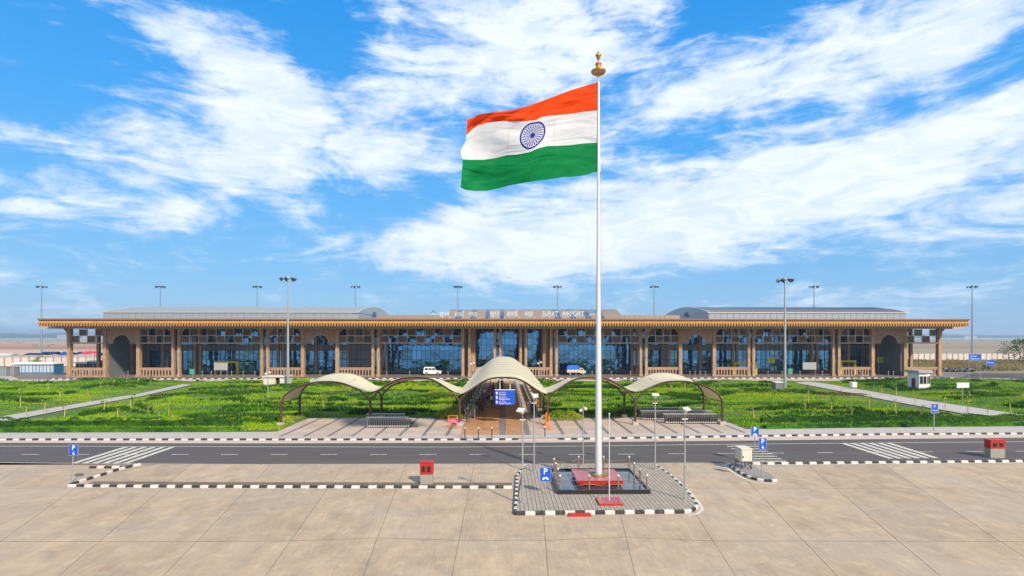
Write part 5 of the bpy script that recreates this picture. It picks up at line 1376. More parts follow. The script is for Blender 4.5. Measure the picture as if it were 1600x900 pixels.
def cream_hut():
    D = G(430,604,.2).y; a = FX(411.5,D); b = FX(447,D); zt = FZ(589.5,D,430); t = thing('pump_hut', 'low cream hut with a flat roof and a dark doorway at the left mast', 'hut')
    o1, o2 = FX(430,D), FX(437,D)
    MB().box(a, o1, D, D+2.4, .15, zt).obj('wall', cream, t); MB().box(o2, b, D, D+2.4, .15, zt).obj('wall', cream, t)
    MB().box(o1-.01, o2+.01, D+.5, D+2.3, .15, zt-.01).obj('doorway', darkwin, t)
    MB().box(a-.2, b+.2, D-.2, D+2.6, zt, zt+.22).obj('roof', cream, t)
cream_hut()
def cabinet(label, x0, x1, y0, y1, m, name='utility_cabinet', legs=True, d=.8, roof=None):
    D = G((x0+x1)/2, y1, .2).y; a = FX(x0,D); b = FX(x1,D); zt = FZ(y0,D); t = thing(name, label, 'cabinet')
    zb = .15+(.3 if legs else 0)
    MB().box(a,b,D,D+d,zb,zt).obj('body', m, t); MB().box(a-.08,b+.08,D-.08,D+d+.08,zt,zt+.10).obj('lid', roof or m, t)
    MB().box(a+.08,(a+b)/2-.01,D-.02,D-.001,zb+.08,zt-.08).obj('door', m, t); MB().box((a+b)/2+.01,b-.08,D-.02,D-.001,zb+.08,zt-.08).obj('door', m, t)
    if legs:
        mb = MB(); 
        for xx in (a+.05,b-.05): mb.box(xx-.03,xx+.03,D+.05,D+.12,.15,zb)
        mb.obj('legs', galv, t)
cabinet('small white cabinet on legs in the right lawn behind the outer canopy', 1332, 1339, 599, 607.5, hutwhite)
cabinet('grey cabinet with a pale lid at the foot of the right mast', 1212, 1224, 598.5, 609, spand, legs=False, roof=hutwhite, d=1.2)
cabinet('tiny white cabinet on the lawn right of the cream hut', 485, 493, 594, 602, hutwhite, d=.7)
# yellow frames and kiosks before the doors
def portal(label, x0, x1, y0, yb, D=None, name='yellow_portal'):
    D = D or G((x0+x1)/2, yb, .11).y; a = FX(x0,D); b = FX(x1,D); zt = FZ(y0,D); t = thing(name, label, 'portal')
    MB().box(a,a+.35,D,D+.8,.11,zt-.4).obj('upright', yellow_s, t); MB().box(b-.35,b,D,D+.8,.11,zt-.4).obj('upright', yellow_s, t); MB().box(a,b,D-.01,D+.81,zt-.4,zt).obj('lintel', yellow_s, t)
portal('yellow portal frame behind the left notice board', 335, 372, 564, 585)
portal('yellow portal frame partly hidden by the paired columns right of centre', 1147, 1183, 566, 585)
portal('yellow portal frame behind the balustrade near the right end', 1314, 1338, 563.5, 585)
def bin_(label, x, yb):
    p = G(x, yb, .11); t = thing('litter_bin', label, 'bin', p)
    MB().lathe((0,0,0), [(.28,0),(.32,.9),(.33,1.0),(0,1.0)], 12).obj('body', black, t); MB().lathe((0,0,1.0), [(.36,0),(.36,.32),(.25,.42),(0,.44)], 12).obj('lid', yellow_s, t)
bin_('black bin with a yellow lid in the leftmost arch', 181, 584.5); bin_('black bin with a yellow lid in the rightmost arch', 1403.5, 583.5)
bol = None
for i, x in enumerate([128,141,200,228,316,330,345,362,380,398,446,500,548,604,640,700,745,750,830,848,900,925,955,985,1030,1078,1086,1094,1102,1140,1200,1222,1250,1285,1330,1345,1388,1396]):
    p = G(x, 587.5, .11)
    lab = 'short pale bollard along the terminal forecourt, '+ordn(i, 38)+' in the line'
    if bol is None:
        bol = thing('bollard', lab, 'bollard', p, group='pale bollards along the terminal forecourt')
        MB().tube([(0,0,0),(0,0,1.0)], .07, 8).obj('shaft', galv, bol); MB().lathe((0,0,1.0), [(.09,0),(.09,.08),(0,.12)], 8).obj('cap', lampw, bol)
    else: dup(bol, p, lab)
bl2 = None
for i, (x, yb, yt) in enumerate(((726.5,684,670),(747.5,684,670),(768.5,684,670),(851.5,682,668))):
    p = G(x, yb, .15); lab = 'thin white capped bollard at the walkway mouth, '+['leftmost','second from left','third from left, on the walkway','right of the walkway'][i]
    if bl2 is None:
        bl2 = thing('walkway_bollard', lab, 'bollard', p, group='thin bollards at the walkway mouth')
        MB().tube([(0,0,0),(0,0,.82)], .04, 8).obj('shaft', black, bl2); MB().lathe((0,0,.80), [(.055,0),(.06,.08),(0,.14)], 10).obj('cap', lampw, bl2)
    else: dup(bl2, p, lab)
# orange barriers
def barrier(label, x0, x1, yb, yt, rz=0, cloth=False):
    p = G(x0, yb, .155); D = p.y; h = FZ(yt, D)-.155; w = (x1-x0)/FPX*D
    t = thing('orange_barrier', label, 'barrier', p, rz)
    mb = MB()
    for x in (0, w): mb.tube([(x,0,0),(x,0,h)], .035, 8)
    mb.obj('uprights', orange_p, t)
    for z in (.18, .5, .8, 1.0): MB().tube([(0,0,h*z-.02),(w,0,h*z-.02)], .028, 8).obj('rail', orange_p, t)
    for x in (0, w): MB().bar((x,-.25,.03),(x,.25,.03), .05, .05).obj('foot', orange_p, t)
barrier('orange steel barrier beside the left walkway post', 700.5, 715, 670, 649)
barrier('orange barrier standing closest to the road right of the walkway', 857, 863, 672, 650, R(70)); barrier('orange barrier behind the first at the right of the walkway', 853, 860, 666, 645, R(75))
def tray():
    p = G(708, 655, 1.1); D = G(706,668,.15).y+.3; a = F(702,657,D); 
    t = thing('flower_stall', 'pink and purple cloth bundle heaped on the orange barrier', 'bundle')
    pk = mat('pink_cloth', (.75,.18,.22), (.60,.10,.25), 8, .8); pu = mat('purple_cloth', (.10,.02,.25), rough=.8)
    for (dx, r, m) in ((.2,.22,pk),(.5,.26,pk),(.85,.20,pu)):
        mb = MB(); mb.lathe((a.x+dx,D,a.z-.1), [(0,-r*.6),(r*.9,-r*.5),(r,0),(r*.7,r*.5),(0,r*.7)], 9); mb.obj('bundle', m, t)
tray()
# glass railing along the left of the walkway
def railing(label, x, y0, y1):
    t = thing('railing', label, 'railing'); n = 12; rl = mat('railing_panel_'+('a' if x < 0 else 'b'), (.36,.38,.42), rough=.25, metal=.3)
    for i in range(n):
        a = y0+(y1-y0)*i/n; b = y0+(y1-y0)*(i+1)/n
        MB().box(x-.012,x+.012,a+.08,b-.05,.30,1.15).obj('panel', rl, t); MB().tube([(x,a,.15),(x,a,1.22)], .03, 6).obj('post', galv, t)
    MB().tube([(x,y0,1.24),(x,y1,1.24)], .035, 6).obj('handrail', galv, t)
railing('grey panelled railing along the left side of the covered walk', -3.05, 58.5, 100); railing('grey panelled railing along the right side of the covered walk', 3.75, 60, 100)

# ------------------------------------------------------------------ luggage trolleys
def trolley_mesh():
    mb = MB(); r = .009
    for s in (-.27, .27):
        mb.tube([(-.42,s,.16),(.40,s*.7,.13),(.46,s*.6,.20)], r, 4, 2)         # base rails
        mb.tube([(-.42,s,.16),(-.46,s,.62),(-.58,s,.98)], .026, 5)            # back uprights
        mb.tube([(-.47,s,.70),(-.14,s*.85,.78)], r, 4, 2)                     # small basket sides
        mb.box(-.47,-.39,s-.035,s+.035,.10,.20,1)                             # pale corner buffers
    mb.tube([(-.58,-.30,.98),(-.58,.30,.98)], .034, 6, 1)
    for z in (.34,.5): mb.tube([(-.445,-.27,z),(-.445,.27,z)], r, 4, 2)
    for x in (-.2,.1,.38): mb.tube([(x,-.22,.15),(x,.22,.15)], r, 4, 2)
    mb.add([(-.46,-.25,.56),(-.12,-.21,.66),(-.12,.21,.66),(-.46,.25,.56)], [(0,1,2,3),(3,2,1,0)], 2)
    mb.add([(-.447,-.25,.2),(-.455,-.25,.5),(-.455,.25,.5),(-.447,.25,.2)], [(0,1,2,3),(3,2,1,0)], 2)
    for (x, y) in ((-.38,-.27),(-.38,.27),(.42,0)): mb.tube([(x,y-.02,.06),(x,y+.02,.06)], .06, 8, 3)
    return mb.mesh('luggage_trolley', [chrome, mat('trolley_handle', (.72,.70,.66), rough=.5), trolley_b, black])
TM = trolley_mesh()
def trolley_row(x0, x1, yb, n, lab, dy=0.0, rz=math.pi):
    for i in range(n):
        x = x0+(x1-x0)*i/(n-1); p = G(x, yb, .155); p.y += dy
        rr = R(90)+R(random.uniform(-2,2)) if rz is None else rz+R(random.uniform(-1.5,1.5))
        o = link('luggage_trolley', TM, loc=(p.x, p.y, .157)); o.rotation_euler = (0, 0, rr)
        tag(o, lab+', '+ordn(i, n), 'luggage trolley', lab)
# trolleys stand nested side on: each shows its side to the road
trolley_row(583, 646, 667.5, 24, 'luggage trolley in the front of the left rows', rz=R(0))
trolley_row(583, 640, 661.5, 22, 'luggage trolley in the rear of the left rows', rz=R(0))
trolley_row(1046, 1126, 661.5, 30, 'luggage trolley in the front row under the right canopy', rz=R(0))
trolley_row(1010, 1118, 656.0, 38, 'luggage trolley in the middle row under the right canopy', rz=R(0))
trolley_row(1004, 1108, 650.8, 38, 'luggage trolley in the back row under the right canopy', rz=R(0))

# ------------------------------------------------------------------ people
def body_mesh(pose):
    """joints -> skinned, subdivided single surface, 1.70 m tall, facing -Y"""
    sw = pose.get('step', 0.0); ar = pose.get('arm', .0); V = []; Ed = []; Rr = []
    def v(p, r, par=None):
        V.append(p); Rr.append(r if isinstance(r, tuple) else (r, r))
        if par is not None: Ed.append((par, len(V)-1))
        return len(V)-1
    pel = v((0,0,.93), (.15,.11)); wa = v((0,0,1.08), (.13,.10), pel); ch = v((0,.01,1.28), (.165,.115), wa); sh = v((0,.01,1.40), (.13,.09), ch)
    nk = v((0,0,1.47), .055, sh); hd0 = v((0,-.01,1.53), (.07,.08), nk); hd = v((0,-.01,1.60), (.078,.095), hd0); v((0,-.005,1.67), (.06,.07), hd)
    for s in (-1, 1):
        hp = v((s*.09,0,.88), .09, pel); kn = v((s*.10,-.03-s*sw*.5,.50), .062, hp); an = v((s*.10,.02-s*sw,.10), .042, kn); hl = v((s*.10,.0-s*sw,.045), .04, an); v((s*.115,-.14-s*sw,.035), .035, hl)
        sd = v((s*.17,.01,1.385), .062, sh); el_ = v((s*(.23+.03*ar),.03,1.12), .042, sd)
        b = ar if s > 0 else ar*pose.get('other', 1)
        wr = v((s*(.25-.08*b),-.05-.24*b,.88+.22*b), .030, el_); hn = v((s*(.25-.10*b),-.08-.30*b,.80+.28*b), (.034,.022), wr)
        for k in range(3): v((s*(.25-.10*b)+(k-1)*.022, -.09-.33*b, .73+.31*b), .010, hn)
        v((s*(.22-.10*b), -.11-.30*b, .77+.29*b), .010, hn)
    me = bpy.data.meshes.new('b'); me.from_pydata(V, Ed, []); o = bpy.data.objects.new('b', me); COL.objects.link(o)
    md = o.modifiers.new('s', 'SKIN'); md.use_smooth_shade = True
    for i, r in enumerate(Rr): me.skin_vertices[0].data[i].radius = r
    me.skin_vertices[0].data[0].use_root = True
    o.modifiers.new('u', 'SUBSURF').levels = 1
    dg = bpy.context.evaluated_depsgraph_get(); out = bpy.data.meshes.new_from_object(o.evaluated_get(dg)); bpy.data.objects.remove(o)
    out.name = 'person_body'
    mats = ['skin', 'shirt', 'trousers', 'shoes']
    out.materials.clear()
    for k in range(4): out.materials.append(MATS['white_paint'])
    for p in out.polygons:
        c = p.center; arm = abs(c.x) > .205
        if c.z > 1.455: k = 0
        elif c.z < .085: k = 3
        elif c.z < .96 and not arm and c.y > -.3: k = 2
        elif arm and (c.z < 1.10 or c.y < -.1): k = 0
        elif c.y < -.2 and c.z > .9: k = 0
        else: k = 1
        if k == 0 and c.z < 1.0 and abs(c.x) < .16 and c.y > -.12: k = 2
        p.material_index = k; p.use_smooth = True
    return out
poses = [body_mesh({}), body_mesh({'step': .16, 'arm': .15}), body_mesh({'arm': .8, 'other': .1}), body_mesh({'step': -.2, 'arm': .35})]
hairm = MB(); hairm.lathe((0,.012,1.615), [(.088,-.05),(.094,.0),(.088,.045),(.06,.082),(.0,.096)], 12); HM = hairm.mesh('hair', mat('black_hair', (.012,.009,.008), rough=.6))
nose = MB().box(-.012,.012,-.115,-.085,1.575,1.605).mesh('nose', MATS['white_paint'])
skin_c = mat('skin', (.25,.13,.075), rough=.6)
def colour(name, c): 
    k = 'cloth_'+name
    return MATS[k] if k in MATS else mat(k, c, rough=.85)
SH = {'red': (.55,.01,.02), 'white': (.70,.70,.68), 'black': (.015,.015,.018), 'navy': (.02,.03,.09), 'orange': (.65,.20,.03), 'pink': (.55,.18,.25), 'blue': (.06,.16,.45), 'grey': (.22,.22,.23), 'teal': (.02,.16,.20), 'yellow': (.6,.45,.08), 'brown': (.12,.06,.035), 'maroon': (.18,.015,.02)}
def person(label, x, y, pose, shirt, trous, rz=0, s=1.0, z=.157):
    p = G(x, y, z); b = link('person', poses[pose], loc=p, rz=rz); b.scale = (s, s, s)
    for i, m in enumerate((skin_c, colour(shirt, SH[shirt]), colour(trous, SH[trous]), black)):
        b.material_slots[i].link = 'OBJECT'; b.material_slots[i].material = m
    link('hair', HM, b)
    tag(b, label, 'person', 'people under the central canopy')
PE = [('person in dark clothes standing by the left walkway post nearest the road', 731, 659.5, 1, 'black', 'navy', 20),
 ('person in dark green top just behind the one at the left post', 728.5, 655, 0, 'teal', 'black', 60),
 ('person in a black top at the near end of the left queue', 749, 641, 2, 'black', 'brown', -60),
 ('person in a maroon top waiting in the left queue', 753.5, 641.5, 0, 'maroon', 'black', 150),
 ('person in a white top walking just left of the hanging sign', 768.5, 637.5, 1, 'white', 'black', 0),
 ('person in dark trousers directly under the left edge of the hanging sign', 774, 638, 0, 'brown', 'black', 10),
 ('person in grey trousers under the middle of the hanging sign', 780.5, 638.5, 3, 'navy', 'grey', -20),
 ('person in a teal top in the middle of the left queue', 758, 634, 0, 'teal', 'navy', -80),
 ('person in a navy top behind the teal one in the queue', 754, 630, 2, 'navy', 'black', 100),
 ('person in a bright red top in the far part of the queue', 764, 622.5, 0, 'red', 'maroon', 0),
 ('person in a white shirt beside the railing in the far queue', 757.5, 625, 2, 'white', 'navy', 70),
 ('person in a black shirt right of the red top', 770.5, 616, 0, 'black', 'black', 0),
 ('person in an orange top at the far end of the walk', 779, 609, 0, 'orange', 'brown', 180),
 ('person in a maroon and black outfit at the far end of the walk', 784.5, 607.5, 1, 'maroon', 'black', 180),
 ('person in a grey top farthest along the left railing', 766, 610, 0, 'grey', 'black', 90),
 ('person in a brown top sitting out at the left queue edge', 746, 645.5, 0, 'brown', 'black', 90),
 ('person in a black top squatting low beside the railing', 744.5, 648, 0, 'black', 'grey', 45),
 ('person in a brown top right of the black one in the near queue', 751.5, 645.5, 3, 'brown', 'navy', -20),
 ('person in a pink scarf between queue and railing', 748, 636, 0, 'pink', 'black', -90),
 ('person in a navy shirt next to the teal top', 761, 637, 3, 'navy', 'grey', 30),
 ('person in a grey shirt behind the white top', 765, 629, 0, 'grey', 'navy', 200),
 ('person in a blue shirt right of the far queue', 769, 625.5, 0, 'blue', 'black', 0),
 ('person in white and lilac clothes at the right side of the walk', 825.5, 647, 0, 'white', 'white', 170),
 ('person in a black outfit behind the lamp post on the right of the walk', 832, 648, 3, 'black', 'black', 30),
 ('person in an orange scarf and dark trousers at the right of the walk', 836.5, 646.5, 0, 'orange', 'black', -40),
 ('person in a yellow top at the right railing', 841, 642, 0, 'yellow', 'pink', -90),
 ('person in a pink top farther along the right railing', 843.5, 638, 2, 'pink', 'grey', -90)]
for (lb, x, y, po, a, b, rz) in PE: person(lb, x, y, po, a, b, R(rz), random.uniform(.94, 1.02))
FE = [(340,'grey','black','before the yellow portal on the left'),(363,'navy','black','right of the left yellow portal'),(905,'grey','navy','behind the parked truck'),(945,'brown','black','right of the flagpole before the glass'),(952,'white','navy','right of the flagpole in a white shirt'),(968,'red','black','in a red top before the glass right of the flagpole'),(1060,'blue','black','beside the arch right of centre'),(690,'maroon','black','near the white jeep'),(1290,'white','black','near the right notice board'),(600,'black','grey','between the paired columns left of the jeep')]
for (x, a, b, wh) in FE: person('distant person standing '+wh, x, 584.5, 0, a, b, R(random.uniform(0,360)), 1, .11)

# ------------------------------------------------------------------ vehicles
def wheel(parent, x, y, r=.33, w=.22, side=1):
    o = MB().tube([(0,-w/2,0),(0,w/2,0)], r, 18).obj('tyre', black, parent); o.location = (x, y, r)
    q = MB().lathe((0,0,0), [(r*.58,0),(r*.55,.012),(r*.2,.02),(0,.02)], 14).obj('rim', galv, o); q.rotation_euler = (R(90),0,0) if y < 0 else (R(-90),0,0); q.location = (0, (-w/2-.002) if y < 0 else (w/2+.002), 0)
def loft(poly, hw):
    mb = MB(); n = len(poly); vs = [(x,-hw(z),z) for x,z in poly]+[(x,hw(z),z) for x,z in poly]
    ar = sum(poly[i][0]*poly[(i+1)%n][1]-poly[(i+1)%n][0]*poly[i][1] for i in range(n))
    f = [tuple(range(n)), tuple(range(n,2*n))[::-1]]+[(i,n+i,n+(i+1)%n,(i+1)%n) for i in range(n)]
    if ar < 0: f = [q[::-1] for q in f]
    return mb.add(vs, f)
def jeep():
    a = G(661.5,586.5,.11); b = G(689,586.5,.11); Ln = (b.x-a.x); t = thing('parked_jeep', 'white boxy jeep parked in front of the glass left of centre', 'car', ((a.x+b.x)/2, a.y+.9, .11))
    h = Ln/2
    def arch_(cx, r): return [(cx+r*math.cos(q), .33+r*math.sin(q)) for q in [math.pi*k/6 for k in range(7)]]
    lower = [(-h,.45)]+[(-h,.95),(-h+.04,1.1),(h-1.15,1.1),(h-.25,1.02),(h-.03,.9),(h,.45)]+arch_(h-.75,.42)+arch_(-h+.75,.42)
    loft(lower, lambda z: .84).obj('body', carwhite, t)
    gh_ = [(-h+.03,1.101),(-h+.12,1.78),(-h+.3,1.88),(h-1.75,1.88),(h-1.55,1.83),(h-1.12,1.101)]
    cab = loft(gh_, lambda z: .82-(z-1.1)*.12).obj('cabin', carwhite, t)
    for (x0, x1, sl) in ((-h+.28,-h+1.05,0),(-h+1.2,-h+1.85,0),(-h+1.98,-h+2.5,.25)):
        for s in (-1,1):
            y = s*.815; yt = s*.745
            mb = MB(); vs = [(x0,y,1.18),(x1+sl,y,1.18),(x1,yt,1.72),(x0,yt,1.72)]; vs += [(p[0],p[1]-s*.03,p[2]) for p in vs]
            mb.add(vs, [(0,1,2,3),(7,6,5,4),(0,4,5,1),(1,5,6,2),(2,6,7,3),(3,7,4,0)] if s < 0 else [(3,2,1,0),(4,5,6,7),(1,5,4,0),(2,6,5,1),(3,7,6,2),(0,4,7,3)]); mb.obj('window', carglass, cab)
    mb = MB(); mb.add([(h-1.10,-.72,1.16),(h-1.10,.72,1.16),(h-1.50,.66,1.78),(h-1.50,-.66,1.78)], [(0,1,2,3),(3,2,1,0)]); mb.obj('windscreen', carglass, cab)
    MB().box(h-.02,h+.06,-.8,.8,.42,.6).obj('bumper', black, t); MB().box(-h-.06,-h+.02,-.8,.8,.42,.6).obj('bumper', black, t)
    for s in (-.6,.6): MB().box(h-.02,h+.015,s-.12,s+.12,.72,.9).obj('headlight', lampw, t)
    for x in (-h+.75, h-.75):
        for y in (-.74,.74): wheel(t, x, y, .34)
jeep()
def truck():
    a = G(886,586.5,.11); b = G(915.5,586.5,.11); Ln = b.x-a.x; h = Ln/2
    t = thing('parked_truck', 'small cream pickup truck with a blue tarpaulin load left of the flagpole', 'truck', ((a.x+b.x)/2, a.y+.9, .11))
    loft([(h-1.35,.5),(h-1.35,1.55),(h-1.15,1.68),(h-.75,1.68),(h-.35,1.15),(h-.02,1.0),(h,.5)], lambda z: .80).obj('cab', cream, t)
    for s in (-1,1):
        MB().xz([(h-1.1,1.15),(h-.58,1.15),(h-.82,1.55),(h-1.1,1.55)], s*.80-.008, s*.80+.012 if s > 0 else s*.80+.0).obj('window', carglass, t)
    MB().box(-h,h-1.4,-.85,.85,.55,.65).obj('bed_floor', black, t)
    mb = MB(); k = 5
    for s in (-.85,.82):
        for i in range(k):
            w = (Ln-1.4)/k; mb.box(-h+w*i+.015,-h+w*(i+1)-.015,s,s+.03,.66,1.28)
    mb.box(-h,-h+.03,-.82,.82,.66,1.28); mb.obj('side_boards', cream, t)
    P = [(-h+.05,1.29),(-h+.02,2.0),(-h+.3,2.25),(h-2.2,2.3),(h-1.5,2.15),(h-1.45,1.29)]
    loft(P, lambda z: .80-max(0,z-1.9)*.25).obj('tarpaulin', tarp, t)
    for x in (-h+.7, h-.65):
        for y in (-.74,.74): wheel(t, x, y, .30, .2)
    MB().box(h-.02,h+.05,-.75,.75,.45,.62).obj('bumper', black, t)
truck()
def moto_mesh():
    mb = MB()
    for y in (-.62,.62): mb.tube([(-.05,y,.30),(.05,y,.30)], .30, 12, 0)
    mb.tube([(0,-.62,.30),(0,-.42,.85),(0,-.38,1.0)], .035, 6, 2)
    mb.tube([(-.33,-.36,1.02),(.33,-.36,1.02)], .02, 5, 0)
    mb.tube([(0,-.40,.72),(0,-.15,.82),(0,.1,.78)], [.08,.17,.12], 8, 1)
    mb.tube([(0,.05,.80),(0,.6,.84)], [.13,.10], 8, 0); mb.box(-.15,.15,-.2,.25,.28,.62,2); mb.tube([(.15,.2,.3),(.17,.85,.36)], .045, 6, 2)
    mb.lathe((0,-.5,.86), [(0,-.08),(.09,-.05),(.1,.03),(0,.07)], 8, 3)
    return mb
mcs = [moto_mesh().mesh('parked_motorcycle', [black, mat('tank_'+k, c, rough=.3), galv, lampw]) for k, c in (('red',(.35,.02,.02)),('black',(.02,.02,.02)),('blue',(.03,.10,.35)),('silver',(.5,.5,.5)))]
for i in range(15):
    p = G(1474+i*3.15, 581.3-(i%3)*.2, 0); o = link('parked_motorcycle', mcs[(i*7)%4 if i%2 else 1], loc=p, rz=R(random.uniform(-14,14)))
    tag(o, ['red','black','blue','silver'][(i*7)%4 if i%2 else 1]+' motorcycle in the tight row by the far right road, '+ordn(i, 15), 'motorcycle', 'motorcycles parked along the far right road')

# ------------------------------------------------------------------ surroundings left and right
sheet('road', [G(1440,592.3), G(1472,583.5), G(1500,582.2), G(1700,584), G(1900,586), G(1900,612), G(1600,600.5), G(1510,596)], asphalt, z=.03, th=.2)
bd = [G(1280,597.5), G(1500,597), G(1600,602)]
def compound_wall(label, xa, xb, D, zt, step, postm, z0=0, rail=True):
    t = thing('compound_wall', label, 'wall'); n = int(abs(xb-xa)/step); s = (xb-xa)/n; wm = mat('wall_white_'+('l' if xa < 0 else 'r'), (.50,.44,.42), (.58,.52,.49), .8, .9, var=.06)
    pm_ = MB().box(.12, s-.12, 0, .12, z0, zt).mesh('panel', wm); po = MB().box(-.12, .12, -.06, .2, z0, zt+.1).mesh('post', postm)
    for i in range(n+1):
        if i < n: link('panel', pm_, t, loc=(xa+s*i, D, 0))
        link('post', po, t, loc=(xa+s*i, D, 0))
    mb = MB(); N_ = n*1
    for i in range(N_): mb.tube([(xa+s*i, D+.05, zt), (xa+s*i, D-.1, zt+.8)], .04, 4)
    for z in (.3,.6): mb.tube([(xa, D+.0, zt+z), (xb, D+.0, zt+z)], .02, 3)
    mb.obj('barbed_wire', bluegrey, t, 'stuff')
wallpost = mat('wall_post_brown', (.24,.09,.075), rough=.8)
compound_wall('long white panelled compound wall with brown posts right of the terminal', FX(1400,205), FX(1760,205), 205, 2.5, 2.15, wallpost)
compound_wall('pale panelled compound wall with red brown posts left of the terminal', FX(-160,168), FX(160,168), 168, 2.6, 2.4, wallpost)
# blue gated store at the left
def blue_store():
    D = G(50,583.5,.05).y; a, b = FX(23,D), FX(84,D); z = FZ(568.5,D); t = thing('blue_store', 'long low store with blue framed sheet panels and white roof at the left', 'shed')
    n = 11; w = (b-a)/n; sheetm = mat('pale_sheet', (.42,.50,.58), (.36,.43,.52), 1, .6, var=.1); bluem = mat('blue_frame', (.02,.14,.30), rough=.6)
    MB().box(a,b,D+.05,D+3,.05,z).obj('back_volume', bluem, t)
    for i in range(n):
        MB().box(a+w*i+.08,a+w*(i+1)-.08,D-.02,D+.048,.3,z-.05).obj('sheet_panel', sheetm, t); MB().box(a+w*i-.05,a+w*i+.05,D-.06,D+.045,.05,z).obj('frame_post', bluem, t)
    MB().box(a-.3,b+.2,D-.4,D+3.4,z,z+.7*.5).obj('roof', white, t)
    for k, (x0, x1, y0, y1) in enumerate(((0,10,574,588),(12.5,22.5,573,587.5))):
        D2 = G(x0,y1,.05).y; A, B = FX(x0-1,D2), FX(x1,D2); q = thing('steel_bin', ['grey sheet metal container at the very left edge','grey sheet metal container next to the blue store'][k], 'container')
        m = mat('grey_sheet', (.20,.22,.23), rough=.6); nn = 3
        for i in range(nn): MB().box(A+(B-A)*i/nn+.02,A+(B-A)*(i+1)/nn-.02,D2,D2+1.5,.05,FZ(y0,D2)).obj('panel', m, q)
        MB().box(A-.05,B+.05,D2-.05,D2+1.55,FZ(y0,D2)+.002,FZ(y0,D2)+.08).obj('lid', m, q)
blue_store()
def parasol(label, x, D, ytop, r, m, name='parasol'):
    z = FZ(ytop, D, x); X = FX(x, D); t = thing(name, label, 'parasol', (X, D, 0)); mb = MB(); n = 8
    vs = [(0,0,z)]+[(r*math.cos(math.tau*k/n), r*math.sin(math.tau*k/n), z-.75) for k in range(n)]
    vs2 = [(a,b,c-.03) for a,b,c in vs]
    mb.add(vs, [(0,1+k,1+(k+1)%n) for k in range(n)]); mb.add(vs2, [(0,1+(k+1)%n,1+k) for k in range(n)])
    mb.obj('canopy', m, t); MB().tube([(0,0,0),(0,0,z)], .05, 6).obj('pole', galv, t)
redc = mat('red_canvas', (.65,.02,.05), rough=.7); bluec = mat('blue_canvas', (.03,.07,.22), rough=.7)
for i, (x, y) in enumerate(((134.5,548.2),(141,547.2),(148,548.0))): parasol('red parasol beyond the terminal left end, '+['leftmost of the three','middle of the three','rightmost of the three'][i], x, 150, y, 1.25, redc)
def shade(label, x0, x1, y0, y1, D, m):
    a, b = FX(x0,D), FX(x1,D); z0, z1 = FZ(y1,D), FZ(y0,D); t = thing('market_shade', label, 'shade structure')
    mb = MB(); mb.add([(a,D,z0),(b,D,z0),(b,D+2.5,z1),(a,D+2.5,z1),(a,D+5,z0),(b,D+5,z0)], [(0,1,2,3),(3,2,5,4),(3,2,1,0),(4,5,2,3)]); mb.obj('roof_sheet', m, t)
    for x in np.linspace(a+.2,b-.2,4): MB().tube([(x,D+.2,0),(x,D+.2,z0)], .06, 6).obj('post', galv, t)
shade('long dark blue roofed shade behind the compound wall at the left', 34, 62, 551.5, 554.5, 172, bluec)
shade('blue roofed shade beside the slender mast at the left', 58, 82, 549.5, 554.0, 176, bluec)
shade('bright blue shade just left of the first column', 89, 104, 549.5, 554.5, 172, tarp)
shade('dark blue shade seen between the first two columns', 114, 132, 549.5, 553, 176, bluec)
shade('dark blue shade right of the red parasols', 148, 162, 551, 555, 172, bluec)
shade('white roofed shed at the far left edge', -20, 12, 552, 556, 172, white)
def stall(label, x0, x1, y0, y1, D, m):
    a, b = FX(x0,D), FX(x1,D); t = thing('stall', label, 'stall'); zt = FZ(y0,D); zb = max(0, FZ(y1,D))
    MB().box(a,b,D,D+2,zb,zt-.3).obj('body', m, t); MB().box(a-.2,b+.2,D-.3,D+2.3,zt-.3,zt).obj('roof', white, t)
    for i in range(3):
        w = (b-a)/3; MB().box(a+w*i+.15,a+w*(i+1)-.15,D-.03,D-.001,zb+.8,zt-.7).obj('opening', darkwin, t)
stall('white roofed stall behind the first bay balustrade, left one', 118, 136, 565, 584, 133, spand); stall('white roofed stall behind the first bay balustrade, right one', 139, 158, 563, 583, 133, clad)
# dry verge at the right
def verge():
    n = 26000; x = rng.uniform(90, 240, n); y = 143+rng.random(n)*60; ok = x > 80+(y-143)*.3; x, y = x[ok], y[ok]
    g = blades(np.stack([x,y,np.full(len(x),-.1)],1), .4+.9*vnoise(x/6,y/4,3)*rng.random(len(x)), .3, .22, 3, dry_m, 'dry_grass', None, 'stuff')
    g['label'] = 'tall yellow brown dry grass between the road and the white wall'; g['category'] = 'grass'
verge()
def tree(label, px, D, ytop, r, n=1600, h0=None, name='tree', m=tree_m, trunk=.12):
    X = FX(px, D); zt = FZ(ytop, D, px); t = thing(name, label, 'tree', (X, D, 0)); h = zt
    MB().tube([(0,0,0),(.1,.05,h*.35),(.0,0,h*.75)], [trunk,trunk*.7,trunk*.3], 8).obj('trunk', bark, t)
    cl = []
    for k in range(14):
        a = random.uniform(0,math.tau); rr = random.uniform(.25,1)*r; z = h*random.uniform(.42,.95); cl.append((rr*math.cos(a), rr*math.sin(a), z, random.uniform(.25,.5)*r))
        MB().tube([(.05,0,h*random.uniform(.3,.6)), (cl[-1][0]*.6, cl[-1][1]*.6, z*.9), (cl[-1][0], cl[-1][1], z)], [trunk*.35,trunk*.22,trunk*.1], 5).obj('branch', bark, t)
    def c(n):
        k = rng.integers(0, len(cl), n); C_ = np.array(cl)[k]; p = rng.normal(size=(n,3)); p /= np.linalg.norm(p,axis=1)[:,None]; p *= rng.random(n)[:,None]**.4
        return C_[:,:3]+p*C_[:,3:4]*np.array([1.1,1.1,.6])
    leaves(n, c, .28 if D > 60 else .12, m, 'crown', t, None)
tree('dark branching tree cut by the right edge of the view', 1603, 118, 529, 4.4, 2600)
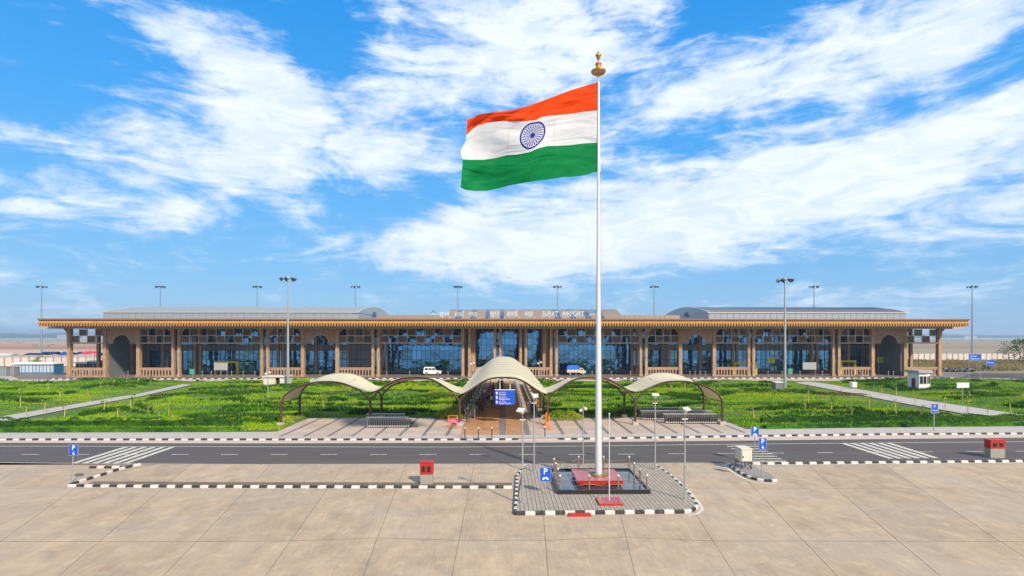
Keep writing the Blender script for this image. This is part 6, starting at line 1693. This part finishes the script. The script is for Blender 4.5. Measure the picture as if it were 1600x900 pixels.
tree('round bush like green tree before the wall at the left', 56, 160, 557, 1.3, 500, m=lime_l)
tree('low green shrub tree by the smaller blue board', 1541, 144, 572, 1.0, 300)
# saplings and stakes in the lawn
stake = MB().tube([(0,0,0),(.02,0,1.5)], [.05,.04], 5).mesh('stake', wood)
stem = MB().tube([(.1,0,0),(.13,.02,1.0),(.1,0,1.9)], [.025,.02,.012], 5).mesh('trunk', bark)
def crown_me(seed, m, n=70):
    def c(n):
        p = rng.normal(size=(n,3))*np.array([.28,.28,.35]); return p+np.array([.1,0,1.75])
    o = leaves(n, c, .22, m, 'crown'); me = o.data; bpy.data.objects.remove(o); return me
crowns = [crown_me(1, lime_l, 40), crown_me(2, hedge_m, 60), crown_me(3, lime_l, 26)]
SP = [(32,638),(69,645),(95,630),(138,619),(157,607.5),(177,605),(198,603.5),(215,601.5),(235,603.5),(162,650),(206,642),(232,650),(264,652),(268,660),(249,662),(183,655),(40,650),(100,655),(75,612),(30,615),
 (478,645),(505,642),(670,648),(655,641),(1256,650),(1269,655),(1240,640),(1262,622),(1315,612),(1337,606),(1348,612),(1366,611),(1378,617),(1400,619),(1401,652),(1430,632),(1475,640),(1358,641),(1264,633),(1208,635),(1300,648),(1330,655),(1512,645),(1543,652),(1580,647),(1178,655),(1195,660),(1385,660),(1440,655),(1515,620),(1070,612),(1048,610)]
SP.sort(); NL = sum(x < 786 for x, _ in SP)
for i, (x, y) in enumerate(SP):
    p = G(x, y, .2); side = 'left' if x < 786 else 'right'; ii, nn_ = (i, NL) if side == 'left' else (i-NL, len(SP)-NL)
    t = thing('staked_sapling', f'young sapling on a bamboo stake in the {side} lawn, {ordn(ii, nn_)}', 'sapling', (p.x, p.y, .18), R(random.uniform(0,360)), group=f'staked saplings in the {side} lawn')
    s = random.uniform(.65, 1.05); t.scale = (s, s, s)
    link('stake', stake, t).rotation_euler = (R(random.uniform(-7,7)), R(random.uniform(-7,7)), 0); link('trunk', stem, t); link('crown', crowns[i%3], t)
# low kerbside line on the far right lawn and small lamps
hedge('straggling green growth along the far right road edge', 84, 118, 0, 1.2, .55, hedge_m, 40, yfun=lambda x: 107.8-(x-84)*.22, ragged=.4)

# ------------------------------------------------------------------ haze
HZ = MB().box(-8000, 8000, -500, 8000, -1.6, 62).obj('haze', mat('haze_air', (1,1,1)), kind='stuff')
hm = HZ.data.materials[0]; ht = hm.node_tree; ht.nodes.clear()
pv = N(ht, 'ShaderNodeVolumePrincipled'); pv.inputs['Color'].default_value = (.62,.80,1.0,1); pv.inputs['Density'].default_value = .00024; pv.inputs['Anisotropy'].default_value = .2
ho = N(ht, 'ShaderNodeOutputMaterial'); L(ht, pv.outputs[0], ho.inputs['Volume'])
